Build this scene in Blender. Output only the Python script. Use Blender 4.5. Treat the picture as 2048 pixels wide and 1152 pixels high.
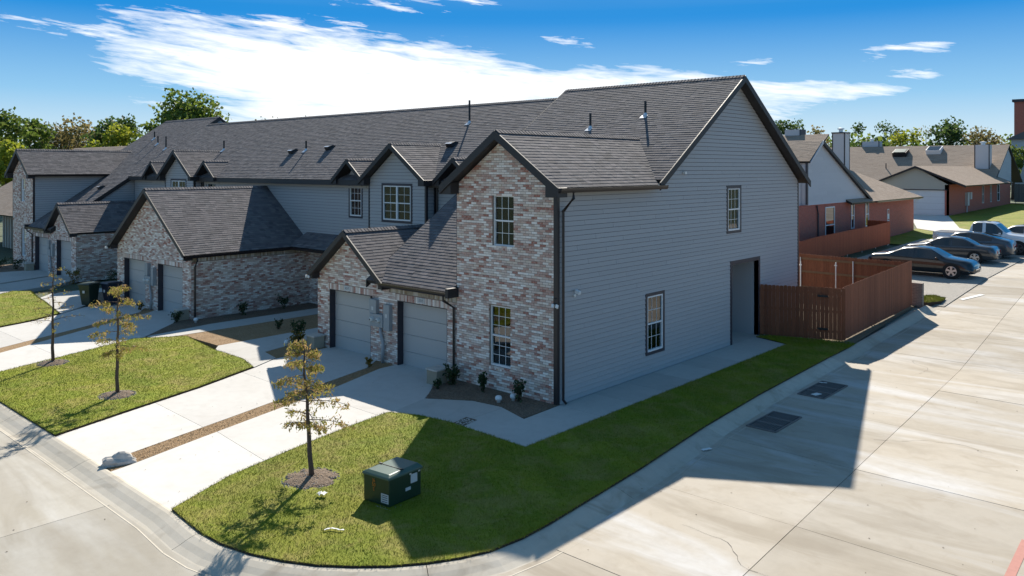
import bpy, bmesh, math, random
import numpy as np
from mathutils import Matrix, Vector
from mathutils.geometry import tessellate_polygon
random.seed(7); RNG = np.random.default_rng(7)
S = bpy.context.scene
for o in list(bpy.data.objects): bpy.data.objects.remove(o)
COL = S.collection

# ------------------------------------------------------------------ camera
CAMX, CAMY, CAMZ = 13.511, -16.722, 6.37
cam = bpy.data.cameras.new('camera'); camo = bpy.data.objects.new('camera', cam); COL.objects.link(camo)
camo.location = (CAMX, CAMY, CAMZ); camo.rotation_euler = (math.radians(90), 0, math.radians(42.113))
cam.sensor_width = 36; cam.lens = 36 * 1604 / 2048; cam.shift_y = -241 / 2048
cam.clip_end = 3000; cam.clip_start = .1
S.camera = camo
S.render.resolution_x, S.render.resolution_y = 1024, 576

# ------------------------------------------------------------------ world, sun, exposure
SUN_TO = Vector((-.75, 1.06, 1.0)).normalized()
ELEV = math.asin(SUN_TO.z); AZ = math.atan2(SUN_TO.x, SUN_TO.y)      # azimuth from +Y towards +X
w = bpy.data.worlds.new('World'); S.world = w; w.use_nodes = True
N = w.node_tree.nodes; Lk = w.node_tree.links; N.clear()
def wn(t, **k):
    n = N.new(t)
    for a, b in k.items(): setattr(n, a, b)
    return n
sky = wn('ShaderNodeTexSky', sky_type='NISHITA', sun_disc=False, sun_elevation=ELEV, sun_rotation=AZ,
         air_density=1.0, dust_density=.6, ozone_density=3.0, altitude=150)
tc = wn('ShaderNodeTexCoord')
sep = wn('ShaderNodeSeparateXYZ'); Lk.new(tc.outputs['Generated'], sep.inputs[0])
def wm(op, *a):                     # a math node on sockets or numbers
    n = wn('ShaderNodeMath', operation=op)
    for i, v in enumerate(a):
        if isinstance(v, (int, float)): n.inputs[i].default_value = v
        else: Lk.new(v, n.inputs[i])
    return n.outputs[0]
def wnoise(vec, sc, det, ro, di):
    n = wn('ShaderNodeTexNoise'); Lk.new(vec, n.inputs['Vector'])
    for k, v in (('Scale', sc), ('Detail', det), ('Roughness', ro), ('Distortion', di)): n.inputs[k].default_value = v
    return n.outputs[0]
def wvec(x, y):
    n = wn('ShaderNodeCombineXYZ'); Lk.new(x, n.inputs[0]); Lk.new(y, n.inputs[1]); return n.outputs[0]
az = wm('MULTIPLY', wm('ARCTAN2', sep.outputs['X'], sep.outputs['Y']), 57.2958)
el = wm('MULTIPLY', wm('ARCSINE', sep.outputs['Z']), 57.2958)
# colour of the clear sky with height, blended into the sky texture
rp = wn('ShaderNodeValToRGB'); Lk.new(wm('DIVIDE', wm('MAXIMUM', el, 0), 90), rp.inputs[0])
E_ = rp.color_ramp.elements
for _ in range(4): E_.new(.5)
for i, (p, c) in enumerate([(0, (.74, .84, .88)), (.022, (.58, .76, .88)), (.055, (.27, .56, .84)), (.115, (.0, .255, .70)), (.3, (.030, .19, .42)), (1, (.050, .12, .235))]): E_[i].position = p; E_[i].color = (*c, 1)
sc8 = wn('ShaderNodeVectorMath', operation='SCALE'); Lk.new(rp.outputs[0], sc8.inputs[0]); sc8.inputs['Scale'].default_value = 11.0
skm = wn('ShaderNodeMix', data_type='RGBA'); skm.inputs[0].default_value = .95; Lk.new(sky.outputs[0], skm.inputs[6]); Lk.new(sc8.outputs[0], skm.inputs[7])
# cirrus: long streaked sheets at fixed compass bearings (azimuth, elevation, half sizes, tilt); thin wisps overhead, above the view, added to whiten the blue sky light
A0 = -42.11
st = wnoise(wvec(wm('MULTIPLY', wm('ADD', az, wm('MULTIPLY', el, 2.2)), .10), wm('MULTIPLY', wm('ADD', el, wm('MULTIPLY', az, .085)), .75)), 1.0, 8, .62, .5)
st2 = wnoise(wvec(wm('MULTIPLY', az, .30), wm('MULTIPLY', wm('ADD', el, wm('MULTIPLY', az, .10)), 1.9)), 1.0, 6, .6, .4)
nz = wm('ADD', wm('MULTIPLY', wm('SUBTRACT', st, .5), 3.6), wm('MULTIPLY', wm('SUBTRACT', st2, .5), 2.6))
tot = None
for (a, e, ha, he, tl, off, amp) in ((-10, 6.0, 15, 3.1, -.10, 1.4, .85), (-4, 3.6, 16, 2.5, -.03, 1.3, .65), (8, 5.2, 13, 1.7, -.06, 1.1, .8), (17, 5.1, 11, .8, -.02, .75, .8), (-27.8, 8.7, 8, .7, -.075, .45, 1.2), (-22.5, 7.0, 6.5, .7, -.05, .4, 1.2), (-7.5, 11.7, 7, 1.1, -.06, .25, 1.5),
                                  (26.5, 7.5, 4.2, 1.2, .0, .05, 1.3), (26.0, 6.0, 3.2, .6, -.03, .1, 1.2), (4.0, 9.0, 6, .7, -.03, .0, 1.3), (-14, 9.6, 8, 1.2, -.05, .3, 1.5), (16.5, 7.2, 2.4, .4, 0, .1, 1.3), (33, 6.8, 3, .4, 0, .1, 1.2)):
    du = wm('SUBTRACT', az, A0 + a); dv_ = wm('SUBTRACT', wm('SUBTRACT', el, e), wm('MULTIPLY', du, tl))
    d2 = wm('ADD', wm('POWER', wm('ABSOLUTE', wm('DIVIDE', du, ha)), 2.), wm('POWER', wm('ABSOLUTE', wm('DIVIDE', dv_, he)), 2.))
    k = wm('MINIMUM', wm('MAXIMUM', wm('SUBTRACT', wm('ADD', off, wm('MULTIPLY', nz, amp)), d2), 0), 1)
    tot = k if tot is None else wm('MAXIMUM', tot, k)
zc = wm('MAXIMUM', sep.outputs['Z'], .05)
wis = wnoise(wvec(wm('DIVIDE', wm('MULTIPLY', sep.outputs['X'], .5), zc), wm('DIVIDE', wm('MULTIPLY', sep.outputs['Y'], .16), zc)), 1.2, 7, .6, .8)
wr = wn('ShaderNodeMapRange'); wr.interpolation_type = 'SMOOTHSTEP'; Lk.new(wis, wr.inputs[0]); wr.inputs[1].default_value = .42; wr.inputs[2].default_value = .66; wr.inputs[4].default_value = .16
up = wn('ShaderNodeMapRange'); Lk.new(el, up.inputs[0]); up.inputs[1].default_value = 11; up.inputs[2].default_value = 26
cl = wm('MAXIMUM', tot, wm('MULTIPLY', wr.outputs[0], up.outputs[0]))
cl = wm('MULTIPLY', wm('POWER', cl, .75), .95)
mix = wn('ShaderNodeMix', data_type='RGBA'); Lk.new(cl, mix.inputs[0]); Lk.new(skm.outputs[2], mix.inputs[6])
mix.inputs[7].default_value = (12.5, 12.7, 12.9, 1)
bg = wn('ShaderNodeBackground'); Lk.new(mix.outputs[2], bg.inputs[0]); bg.inputs[1].default_value = .060
wo = wn('ShaderNodeOutputWorld'); Lk.new(bg.outputs[0], wo.inputs[0])
sun = bpy.data.lights.new('sun', 'SUN'); sun.energy = 5.0; sun.angle = math.radians(.53); sun.color = (1, .93, .82)
suno = bpy.data.objects.new('sun', sun); COL.objects.link(suno)
suno.rotation_euler = (-SUN_TO).to_track_quat('-Z', 'Y').to_euler(); suno.location = SUN_TO * 60
S.view_settings.view_transform = 'Standard'; S.view_settings.look = 'None'; S.view_settings.gamma = 1
S.view_settings.exposure = .68; S.view_settings.use_curve_mapping = False
S.render.engine = 'CYCLES'

# ------------------------------------------------------------------ materials
def new_mat(name):
    m = bpy.data.materials.new(name); m.use_nodes = True
    nt = m.node_tree; b = nt.nodes['Principled BSDF']
    return m, nt, b
def nd(nt, t, ins={}, **k):
    n = nt.nodes.new(t)
    for a, v in k.items(): setattr(n, a, v)
    for a, v in ins.items():
        if isinstance(v, bpy.types.NodeSocket): nt.links.new(v, n.inputs[a])
        else: n.inputs[a].default_value = v
    return n
def c4(c): return (c[0], c[1], c[2], 1)
def ramp(nt, fac, stops, interp='LINEAR'):
    r = nt.nodes.new('ShaderNodeValToRGB'); r.color_ramp.interpolation = interp
    e = r.color_ramp.elements
    while len(e) < len(stops): e.new(.5)
    for i, (p, c) in enumerate(stops): e[i].position = p; e[i].color = c4(c)
    nt.links.new(fac, r.inputs[0]); return r.outputs[0]
def coords(nt, scale=(1, 1, 1), rot=(0, 0, 0)):
    g = nt.nodes.new('ShaderNodeNewGeometry')
    return nd(nt, 'ShaderNodeMapping', {'Vector': g.outputs['Position'], 'Scale': scale, 'Rotation': rot}).outputs[0]
def noise(nt, scale, detail=4, rough=.55, vec=None, dist=0):
    return nd(nt, 'ShaderNodeTexNoise', {'Vector': vec if vec else coords(nt), 'Scale': scale, 'Detail': detail, 'Roughness': rough, 'Distortion': dist}).outputs[0]
def mixc(nt, fac, a, b, blend='MIX'):
    n = nt.nodes.new('ShaderNodeMix'); n.data_type = 'RGBA'; n.blend_type = blend
    for i, v in ((0, fac), (6, a), (7, b)):
        if isinstance(v, bpy.types.NodeSocket): nt.links.new(v, n.inputs[i])
        else: n.inputs[i].default_value = v if i == 0 else c4(v)
    return n.outputs[2]
def bump(nt, b, h, strength=.3, dist=.01):
    n = nd(nt, 'ShaderNodeBump', {'Height': h, 'Strength': strength, 'Distance': dist}); nt.links.new(n.outputs[0], b.inputs['Normal'])
def mrange(nt, v, a, b, c=0, d=1):
    return nd(nt, 'ShaderNodeMapRange', {0: v, 1: a, 2: b, 3: c, 4: d}).outputs[0]
def tint(nt):       # one random number for each piece: from the mesh attribute or from the object
    a = nd(nt, 'ShaderNodeAttribute', attribute_name='tint'); o = nt.nodes.new('ShaderNodeObjectInfo')
    s = nd(nt, 'ShaderNodeMath', {0: a.outputs['Fac'], 1: o.outputs['Random']}, operation='ADD')
    return nd(nt, 'ShaderNodeMath', {0: s.outputs[0]}, operation='FRACT').outputs[0]
def setc(nt, b, col):
    if isinstance(col, bpy.types.NodeSocket): nt.links.new(col, b.inputs['Base Color'])
    else: b.inputs['Base Color'].default_value = c4(col)
M = {}
def plain(name, col, rough=.6, metal=0, spec=.5, var=.15, scale=6, coat=0):
    m, nt, b = new_mat(name)
    n = noise(nt, scale, 5, .6)
    setc(nt, b, mixc(nt, n, [c * (1 - var) for c in col], [min(1, c * (1 + var)) for c in col]))
    b.inputs['Roughness'].default_value = rough; b.inputs['Metallic'].default_value = metal; b.inputs['Specular IOR Level'].default_value = spec
    b.inputs['Coat Weight'].default_value = coat
    M[name] = m; return m
def concrete(name, c1, c2, c3, stain=.5, streak=None, big=.35):
    m, nt, b = new_mat(name)
    n1 = noise(nt, big, 5, .6, dist=.4); n2 = noise(nt, 3.2, 6, .65); n3 = noise(nt, 60, 3, .6); n4 = noise(nt, .9, 4, .6, dist=1.2)
    col = mixc(nt, mrange(nt, n1, .34, .66), c1, c2)
    col = mixc(nt, mrange(nt, n4, .54, .74, 0, stain), col, c3)
    if streak:
        v = coords(nt, streak[0], streak[1]); s = noise(nt, 1, 5, .6, v, .7)
        col = mixc(nt, mrange(nt, s, .50, .66, 0, .85), col, streak[2])
        s2 = noise(nt, 1.3, 5, .6, nd(nt, 'ShaderNodeMapping', {'Vector': v, 'Location': (13, 7, 0)}).outputs[0], .7)
        col = mixc(nt, mrange(nt, s2, .50, .68, 0, .8), col, streak[3])
    col = mixc(nt, mrange(nt, n2, .3, .7, .0, .22), col, (.16, .14, .12), 'MULTIPLY') if False else mixc(nt, mrange(nt, n2, .45, .8, 0, .22), col, [x * .66 for x in c3])
    col = mixc(nt, mrange(nt, n3, .62, .8, 0, .25), col, [x * .55 for x in c3])
    oi = nt.nodes.new('ShaderNodeObjectInfo'); col = nd(nt, 'ShaderNodeHueSaturation', {'Color': col, 'Value': mrange(nt, oi.outputs['Random'], 0, 1, .90, 1.07)}).outputs[0]
    setc(nt, b, col); b.inputs['Roughness'].default_value = .85; b.inputs['Specular IOR Level'].default_value = .25
    bump(nt, b, n3, .25, .004); M[name] = m
concrete('road', (.425, .370, .295), (.46, .415, .35), (.36, .305, .235), .65, ((.14, .6, 1), (0, 0, math.radians(-38)), (.54, .525, .505), (.31, .265, .205)))
concrete('street', (.40, .365, .30), (.44, .41, .355), (.34, .30, .24), .6, ((.10, .6, 1), (0, 0, 0), (.49, .47, .43), (.32, .285, .23)))
concrete('kerb', (.49, .44, .355), (.53, .485, .41), (.31, .26, .195), .75)
concrete('drive', (.56, .535, .50), (.60, .58, .545), (.50, .465, .42), .45)
concrete('walk', (.47, .455, .42), (.52, .50, .465), (.40, .375, .335), .45)
concrete('pedestal', (.34, .295, .22), (.38, .335, .26), (.27, .23, .17), .5)
plain('joint', (.07, .065, .06), .95)
plain('rock', (.50, .46, .41), .95, var=.4, scale=9)
plain('black_trim', (.018, .016, .019), .45, var=.2)
plain('lap_shade', (.06, .06, .068), .8)  # dark wall backing; paints the shade line under each lapped board
plain('fascia', (.022, .020, .021), .55, var=.25)
plain('gutter', (.020, .014, .014), .35, var=.2)
plain('window_white', (.74, .75, .76), .4, var=.05)
plain('trim_dark', (.035, .032, .042), .5, var=.15)
plain('door_paint', (.27, .275, .285), .5, var=.04, scale=2)
plain('garage_door', (.44, .43, .415), .5, var=.04, scale=2)
plain('meter_grey', (.30, .32, .33), .5, var=.08)
plain('meter_glass', (.62, .63, .60), .25, var=.1)
plain('pvc', (.34, .35, .36), .5, var=.08)
plain('white_plastic', (.75, .75, .74), .4, var=.05)
plain('metal_flash', (.72, .73, .75), .35, metal=.6, var=.1)
plain('galv', (.66, .68, .69), .4, metal=.5, var=.12, scale=20)
plain('pipe_black', (.012, .012, .014), .5)
plain('rust', (.19, .17, .16), .8, metal=.3, var=.4, scale=14)
plain('pit_shade', (.004, .004, .004), 1)  # near-black that paints the darkness below the grate bars
plain('cabinet_green', (.014, .040, .022), .38, var=.2, scale=5)
plain('cabinet_top', (.055, .105, .082), .35, var=.2, scale=4)
plain('sticker', (.55, .55, .54), .6, var=.1)
plain('orange_paint', (.50, .17, .02), .7)
plain('dark_ink', (.03, .03, .04), .7)
plain('red_paint', (.46, .21, .17), .85, var=.25, scale=5)
plain('white_paint', (.66, .65, .62), .8, var=.2, scale=9)
plain('paper', (.75, .75, .73), .8, var=.1)
plain('bin_green', (.010, .028, .018), .45)
plain('bin_blue', (.010, .016, .032), .45)
plain('wood_rail', (.20, .115, .06), .85, var=.3)
plain('wood_pale', (.42, .32, .20), .9, var=.25)
plain('slat', (.46, .52, .48), .6, var=.06)
plain('room_dark', (.10, .11, .11), .9)
plain('shade_cloth', (.60, .51, .40), .9, var=.1)
plain('tyre', (.012, .012, .012), .85)
plain('rim', (.55, .56, .58), .3, metal=.9, var=.05)
plain('rim_dark', (.10, .10, .11), .35, metal=.8)
plain('tail_red', (.35, .01, .015), .2, coat=.6)
plain('head_lamp', (.62, .58, .50), .15, coat=.8)
plain('chrome', (.7, .7, .72), .12, metal=1, var=.03)
for nm, c in dict(car_black=(.006, .007, .009), car_grey=(.035, .040, .046), car_slate=(.050, .062, .075), car_white=(.72, .73, .74), car_silver=(.45, .47, .50)).items():
    plain(nm, c, .28, metal=.15, var=.04, coat=1)
plain('car_glass', (.012, .016, .018), .04, spec=.9, var=.05)
plain('bark', (.10, .070, .055), .95, var=.4, scale=25)
plain('bark_pale', (.20, .17, .15), .95, var=.35, scale=20)

def glass_mat():
    m, nt, b = new_mat('pane'); nt.nodes.remove(b)
    out = nt.nodes['Material Output']
    t = nd(nt, 'ShaderNodeBsdfTransparent', {'Color': (.82, .90, .87, 1)}); g = nd(nt, 'ShaderNodeBsdfGlossy', {'Color': (.9, .92, .93, 1), 'Roughness': .02})
    f = nd(nt, 'ShaderNodeFresnel', {'IOR': 1.85}); mx = nd(nt, 'ShaderNodeMixShader', {0: f.outputs[0], 1: t.outputs[0], 2: g.outputs[0]})
    nt.links.new(mx.outputs[0], out.inputs[0]); M['pane'] = m
glass_mat()
def brick_mat():
    m, nt, b = new_mat('brick'); t = tint(nt)
    base = ramp(nt, t, [(0, (.52, .335, .275)), (.10, (.60, .42, .345)), (.19, (.40, .175, .130)), (.27, (.53, .325, .265)), (.36, (.66, .52, .445)), (.49, (.74, .635, .560)),
                        (.60, (.50, .385, .330)), (.68, (.82, .735, .665)), (.81, (.90, .83, .765)), (.93, (.70, .575, .475))], 'CONSTANT')
    n = noise(nt, 28, 5, .7); n2 = noise(nt, 7, 3, .6)
    col = mixc(nt, mrange(nt, n, .48, .66, 0, .4), base, (.78, .70, .64))            # whitewash smears
    col = mixc(nt, mrange(nt, noise(nt, 46, 4, .7), .58, .72, 0, .4), col, (.27, .17, .14))
    col = mixc(nt, mrange(nt, n2, .5, .75, 0, .12), col, (.50, .40, .30))
    setc(nt, b, col); b.inputs['Roughness'].default_value = .93; b.inputs['Specular IOR Level'].default_value = .15
    bump(nt, b, n, .5, .006); M['brick'] = m
brick_mat()
plain('mortar', (.29, .215, .17), .97, var=.2, scale=12)
def soldier():
    m, nt, b = new_mat('brick_tan'); t = tint(nt)
    base = ramp(nt, t, [(0, (.42, .35, .25)), (.25, (.56, .50, .42)), (.45, (.30, .22, .14)), (.6, (.62, .56, .49)), (.8, (.38, .31, .22))], 'CONSTANT')
    n = noise(nt, 30, 4, .7); setc(nt, b, mixc(nt, mrange(nt, n, .45, .7, 0, .5), base, (.62, .57, .5)))
    b.inputs['Roughness'].default_value = .93; bump(nt, b, n, .5, .006); M['brick_tan'] = m
soldier()
def shingle(name, stops, warm=(.16, .13, .125)):
    m, nt, b = new_mat(name); t = tint(nt)
    base = ramp(nt, t, stops); n = noise(nt, 140, 3, .8); n2 = noise(nt, .7, 4, .6)
    col = mixc(nt, mrange(nt, n2, .42, .68, 0, .45), base, warm)
    col = mixc(nt, mrange(nt, n, .40, .70, 0, .6), col, (.035, .032, .034)); setc(nt, b, col)
    b.inputs['Roughness'].default_value = .92; b.inputs['Specular IOR Level'].default_value = .3
    bump(nt, b, n, .6, .006); M[name] = m
shingle('shingle', [(0, (.095, .090, .094)), (.25, (.195, .184, .186)), (.5, (.125, .117, .122)), (.75, (.235, .210, .210)), (1, (.11, .104, .11))], (.185, .165, .166))
shingle('shingle_brown', [(0, (.40, .30, .225)), (.5, (.46, .355, .27)), (1, (.36, .27, .20))], (.47, .37, .29))
def siding(name, c):
    m, nt, b = new_mat(name); t = tint(nt)
    n = noise(nt, 3, 5, .6, coords(nt, (1, 1, 6)))
    col = mixc(nt, t, [x * .97 for x in c], [min(1, x * 1.03) for x in c]); col = mixc(nt, mrange(nt, n, .3, .75, 0, .2), col, [x * .88 for x in c])
    setc(nt, b, col); b.inputs['Roughness'].default_value = .62
    bump(nt, b, noise(nt, 40, 3, .6, coords(nt, (.3, .3, 3))), .12, .003); M[name] = m
siding('siding', (.405, .400, .400)); siding('siding_pale', (.56, .55, .56)); siding('siding_cream', (.46, .44, .38))
def far_brick(name, a, c):
    m, nt, b = new_mat(name)
    g = nt.nodes.new('ShaderNodeNewGeometry'); sp = nd(nt, 'ShaderNodeSeparateXYZ', {0: g.outputs['Position']})
    s = nd(nt, 'ShaderNodeMath', {0: sp.outputs[0], 1: sp.outputs[1]}, operation='ADD')
    v = nd(nt, 'ShaderNodeCombineXYZ', {0: s.outputs[0], 1: sp.outputs[2]})
    bt = nd(nt, 'ShaderNodeTexBrick', {'Vector': v.outputs[0], 'Color1': c4(a), 'Color2': c4(c), 'Mortar': (.28, .23, .2, 1), 'Scale': 1, 'Mortar Size': .008, 'Brick Width': .21, 'Row Height': .07})
    n = noise(nt, 9, 4, .7); setc(nt, b, mixc(nt, mrange(nt, n, .4, .75, 0, .5), bt.outputs[0], [x * .6 for x in a]))
    b.inputs['Roughness'].default_value = .95; M[name] = m
far_brick('brick_red', (.56, .140, .085), (.46, .115, .075)); far_brick('brick_tower', (.58, .13, .085), (.48, .11, .075))
far_brick('brick_orange', (.30, .10, .05), (.24, .08, .045)); far_brick('brick_grey', (.20, .18, .16), (.15, .135, .12))
def wood(name, c1, c2):
    m, nt, b = new_mat(name); t = tint(nt)
    n = noise(nt, 9, 5, .7, coords(nt, (6, 6, .6)))
    col = mixc(nt, t, c1, c2); col = mixc(nt, mrange(nt, n, .42, .72, 0, .6), col, [x * .45 for x in c1])
    setc(nt, b, col); b.inputs['Roughness'].default_value = .85; bump(nt, b, n, .3, .004); M[name] = m
wood('fence_wood', (.200, .066, .030), (.28, .098, .046)); wood('fence_red', (.42, .095, .035), (.50, .12, .045)); wood('fence_grey', (.14, .13, .12), (.19, .18, .16))
def lawn_mat(name, g1, g2, g3):
    m, nt, b = new_mat(name)
    n = noise(nt, .55, 5, .65, dist=.8); n2 = noise(nt, 1.1, 6, .72, dist=.6); t = tint(nt)
    col = mixc(nt, mrange(nt, n, .36, .64), g1, g2); col = mixc(nt, mrange(nt, n2, .47, .64, 0, .7), col, g3); col = mixc(nt, mrange(nt, noise(nt, 5, 5, .7), .52, .72, 0, .3), col, [x * .55 for x in g1])
    col = mixc(nt, t, [1, 1, 1], [.55, .60, .5], 'MULTIPLY') if False else col
    sod = nd(nt, 'ShaderNodeTexBrick', {'Vector': coords(nt, rot=(0, 0, .5)), 'Color1': (.88, .88, .88, 1), 'Color2': (1.1, 1.1, 1.1, 1), 'Mortar': (.92, .92, .92, 1), 'Scale': 1, 'Mortar Size': .012, 'Brick Width': 1.5, 'Row Height': .55})
    col = mixc(nt, .8, col, sod.outputs[0], 'MULTIPLY')
    k = nd(nt, 'ShaderNodeHueSaturation', {'Color': col, 'Value': mrange(nt, t, 0, 1, .86, 1.2)}).outputs[0]
    setc(nt, b, k); b.inputs['Roughness'].default_value = .8; b.inputs['Specular IOR Level'].default_value = .2
    bump(nt, b, noise(nt, 55, 3, .7), .8, .03); M[name] = m
lawn_mat('lawn', (.180, .225, .013), (.255, .265, .022), (.335, .275, .080))
lawn_mat('grass_far', (.085, .115, .070), (.10, .12, .075), (.12, .12, .08))
def mulch_mat(name, a, c, d):
    m, nt, b = new_mat(name); t = tint(nt)
    v = nd(nt, 'ShaderNodeTexVoronoi', {'Vector': coords(nt), 'Scale': 42}); n = noise(nt, 1.3, 4, .6)
    tt = nd(nt, 'ShaderNodeMath', {0: v.outputs['Color'], 1: t}, operation='ADD')
    fr = nd(nt, 'ShaderNodeMath', {0: tt.outputs[0]}, operation='FRACT').outputs[0]
    col = ramp(nt, fr, [(0, a), (.5, c), (1, d)]); col = mixc(nt, mrange(nt, n, .4, .7, 0, .4), col, a)
    setc(nt, b, col); b.inputs['Roughness'].default_value = .95; bump(nt, b, v.outputs['Distance'], .8, .03); M[name] = m
mulch_mat('mulch', (.10, .068, .045), (.19, .135, .090), (.27, .20, .145))
mulch_mat('gravel_tan', (.24, .145, .065), (.34, .215, .105), (.42, .29, .17))
mulch_mat('dirt', (.16, .12, .08), (.22, .17, .11), (.14, .13, .07))
mulch_mat('gravel_pale', (.40, .37, .32), (.50, .47, .42), (.30, .27, .23))
def leaf_mat(name, stops):
    m, nt, b = new_mat(name); t = tint(nt)
    n = noise(nt, .35, 3, .6); f = nd(nt, 'ShaderNodeMath', {0: t, 1: n}, operation='ADD').outputs[0]
    col = ramp(nt, mrange(nt, f, .2, 1.4), stops)
    setc(nt, b, col); b.inputs['Roughness'].default_value = .6; b.inputs['Specular IOR Level'].default_value = .3
    tr = nd(nt, 'ShaderNodeBsdfTranslucent', {'Color': col}); mx = nd(nt, 'ShaderNodeMixShader', {0: .48, 1: b.outputs[0], 2: tr.outputs[0]})
    nt.links.new(mx.outputs[0], nt.nodes['Material Output'].inputs[0]); M[name] = m
leaf_mat('leaf_green', [(0, (0.054, 0.101, 0.022)), (.5, (0.116, 0.178, 0.028)), (1, (0.186, 0.232, 0.046))])
leaf_mat('leaf_dark', [(0, (0.028, 0.065, 0.025)), (.5, (0.062, 0.112, 0.031)), (1, (0.116, 0.163, 0.039))])
leaf_mat('leaf_bright', [(0, (0.155, 0.217, 0.016)), (.5, (0.264, 0.310, 0.028)), (1, (0.372, 0.372, 0.046))])
leaf_mat('leaf_olive', [(0, (0.093, 0.105, 0.040)), (.5, (0.178, 0.163, 0.062)), (1, (0.264, 0.202, 0.078))])
leaf_mat('leaf_pale', [(0, (.12, .14, .05)), (.5, (.24, .24, .12)), (1, (.36, .32, .20))])
leaf_mat('cypress', [(0, (.16, .20, .03)), (.4, (.27, .26, .05)), (.75, (.36, .28, .08)), (1, (.44, .29, .14))])
leaf_mat('shrub', [(0, (.012, .035, .014)), (.6, (.030, .065, .022)), (1, (.10, .13, .06))])
leaf_mat('shrub_yellow', [(0, (.06, .075, .012)), (.5, (.16, .13, .02)), (1, (.28, .18, .04))])

# ------------------------------------------------------------------ object helpers
class MB:
    def __init__(s): s.v = []; s.f = []; s.t = []; s.cur = 0.
    def add(s, vs, fs, t=None):
        o = len(s.v); s.v += [tuple(p) for p in vs]; s.f += [tuple(i + o for i in f) for f in fs]; s.t += [s.cur if t is None else t] * len(fs); return s
    def box(s, a, b, t=None):
        x0, y0, z0 = a; x1, y1, z1 = b
        return s.add([(x0, y0, z0), (x1, y0, z0), (x1, y1, z0), (x0, y1, z0), (x0, y0, z1), (x1, y0, z1), (x1, y1, z1), (x0, y1, z1)],
                     [(0, 3, 2, 1), (4, 5, 6, 7), (0, 1, 5, 4), (1, 2, 6, 5), (2, 3, 7, 6), (3, 0, 4, 7)], t)
    def obox(s, O, U, V, W, t=None):      # oriented box: corner + three edge vectors
        O, U, V, W = map(Vector, (O, U, V, W))
        p = [O, O + U, O + U + V, O + V]; p += [q + W for q in p]
        return s.add(p, [(0, 3, 2, 1), (4, 5, 6, 7), (0, 1, 5, 4), (1, 2, 6, 5), (2, 3, 7, 6), (3, 0, 4, 7)], t)
    def prism(s, poly, d, t=None):        # poly of 3-D points, pushed along d
        n = len(poly); d = Vector(d); p = [Vector(q) for q in poly]; p += [q + d for q in p]
        return s.add(p, [tuple(range(n))[::-1], tuple(range(n, 2 * n))] + [(i, (i + 1) % n, (i + 1) % n + n, i + n) for i in range(n)], t)
    def tube(s, pts, rad, seg=8, cap=True, t=None):
        pts = [Vector(p) for p in pts]; n = len(pts); vs = []; fs = []
        if not hasattr(rad, '__len__'): rad = [rad] * n
        for i, p in enumerate(pts):
            d = (pts[min(i + 1, n - 1)] - pts[max(i - 1, 0)]).normalized()
            a = Vector((0, 0, 1)) if abs(d.z) < .95 else Vector((1, 0, 0))
            x = d.cross(a).normalized(); y = d.cross(x)
            for k in range(seg): an = 2 * math.pi * k / seg; vs.append(p + (x * math.cos(an) + y * math.sin(an)) * rad[i])
        for i in range(n - 1):
            for k in range(seg): fs.append((i * seg + k, i * seg + (k + 1) % seg, (i + 1) * seg + (k + 1) % seg, (i + 1) * seg + k))
        if cap: fs += [tuple(range(seg))[::-1], tuple(range((n - 1) * seg, n * seg))]
        return s.add(vs, fs, t)
    def lathe(s, O, prof, seg=16, axis='z', t=None):
        vs = []; fs = []; n = len(prof)
        for r, h in prof:
            for k in range(seg):
                a = 2 * math.pi * k / seg; c, q = r * math.cos(a), r * math.sin(a)
                vs.append({'z': (O[0] + c, O[1] + q, O[2] + h), 'y': (O[0] + c, O[1] + h, O[2] + q), 'x': (O[0] + h, O[1] + c, O[2] + q)}[axis])
        for i in range(n - 1):
            for k in range(seg): fs.append((i * seg + k, i * seg + (k + 1) % seg, (i + 1) * seg + (k + 1) % seg, (i + 1) * seg + k))
        fs += [tuple(range(seg))[::-1], tuple(range((n - 1) * seg, n * seg))]
        return s.add(vs, fs, t)
    def mesh(s, name, tf=None, smooth=False):
        m = bpy.data.meshes.new(name); m.from_pydata([tf(p) for p in s.v] if tf else s.v, [], s.f)
        if any(s.t):
            a = m.attributes.new('tint', 'FLOAT', 'FACE'); a.data.foreach_set('value', np.array(s.t, 'f'))
        if smooth: m.polygons.foreach_set('use_smooth', [True] * len(m.polygons))
        m.update(); return m
    def build(s, name, mat, parent=None, tf=None, smooth=False):
        return link(name, s.mesh(name, tf, smooth), mat, parent)
def link(name, me, mat, parent=None, matrix=None):
    if mat is not None and not me.materials: me.materials.append(M[mat])
    o = bpy.data.objects.new(name, me); COL.objects.link(o); put(o, parent, matrix); return o
LOC = {}
def put(o, parent, matrix=None):
    if matrix is not None: o.matrix_basis = matrix
    if parent is not None:
        o.parent = parent
        if parent.name in LOC: o.matrix_parent_inverse = LOC[parent.name].inverted()
def tag(o, label, cat, group=None):
    o['label'] = label; o['category'] = cat
    if group: o['group'] = group
    return o
def thing(name, label, cat, loc=(0, 0, 0), group=None, rz=0):
    o = bpy.data.objects.new(name, None); COL.objects.link(o); o.location = loc; o.rotation_euler = (0, 0, rz); o.empty_display_size = .2
    LOC[o.name] = Matrix.Translation(loc) @ Matrix.Rotation(rz, 4, 'Z'); return tag(o, label, cat, group)
def struct(o): o['kind'] = 'structure'; return o
def stuff(o): o['kind'] = 'stuff'; return o
def bevel(o, wd=.01, seg=2):
    b = o.modifiers.new('bevel', 'BEVEL'); b.width = wd; b.segments = seg; b.limit_method = 'ANGLE'; return o

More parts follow.
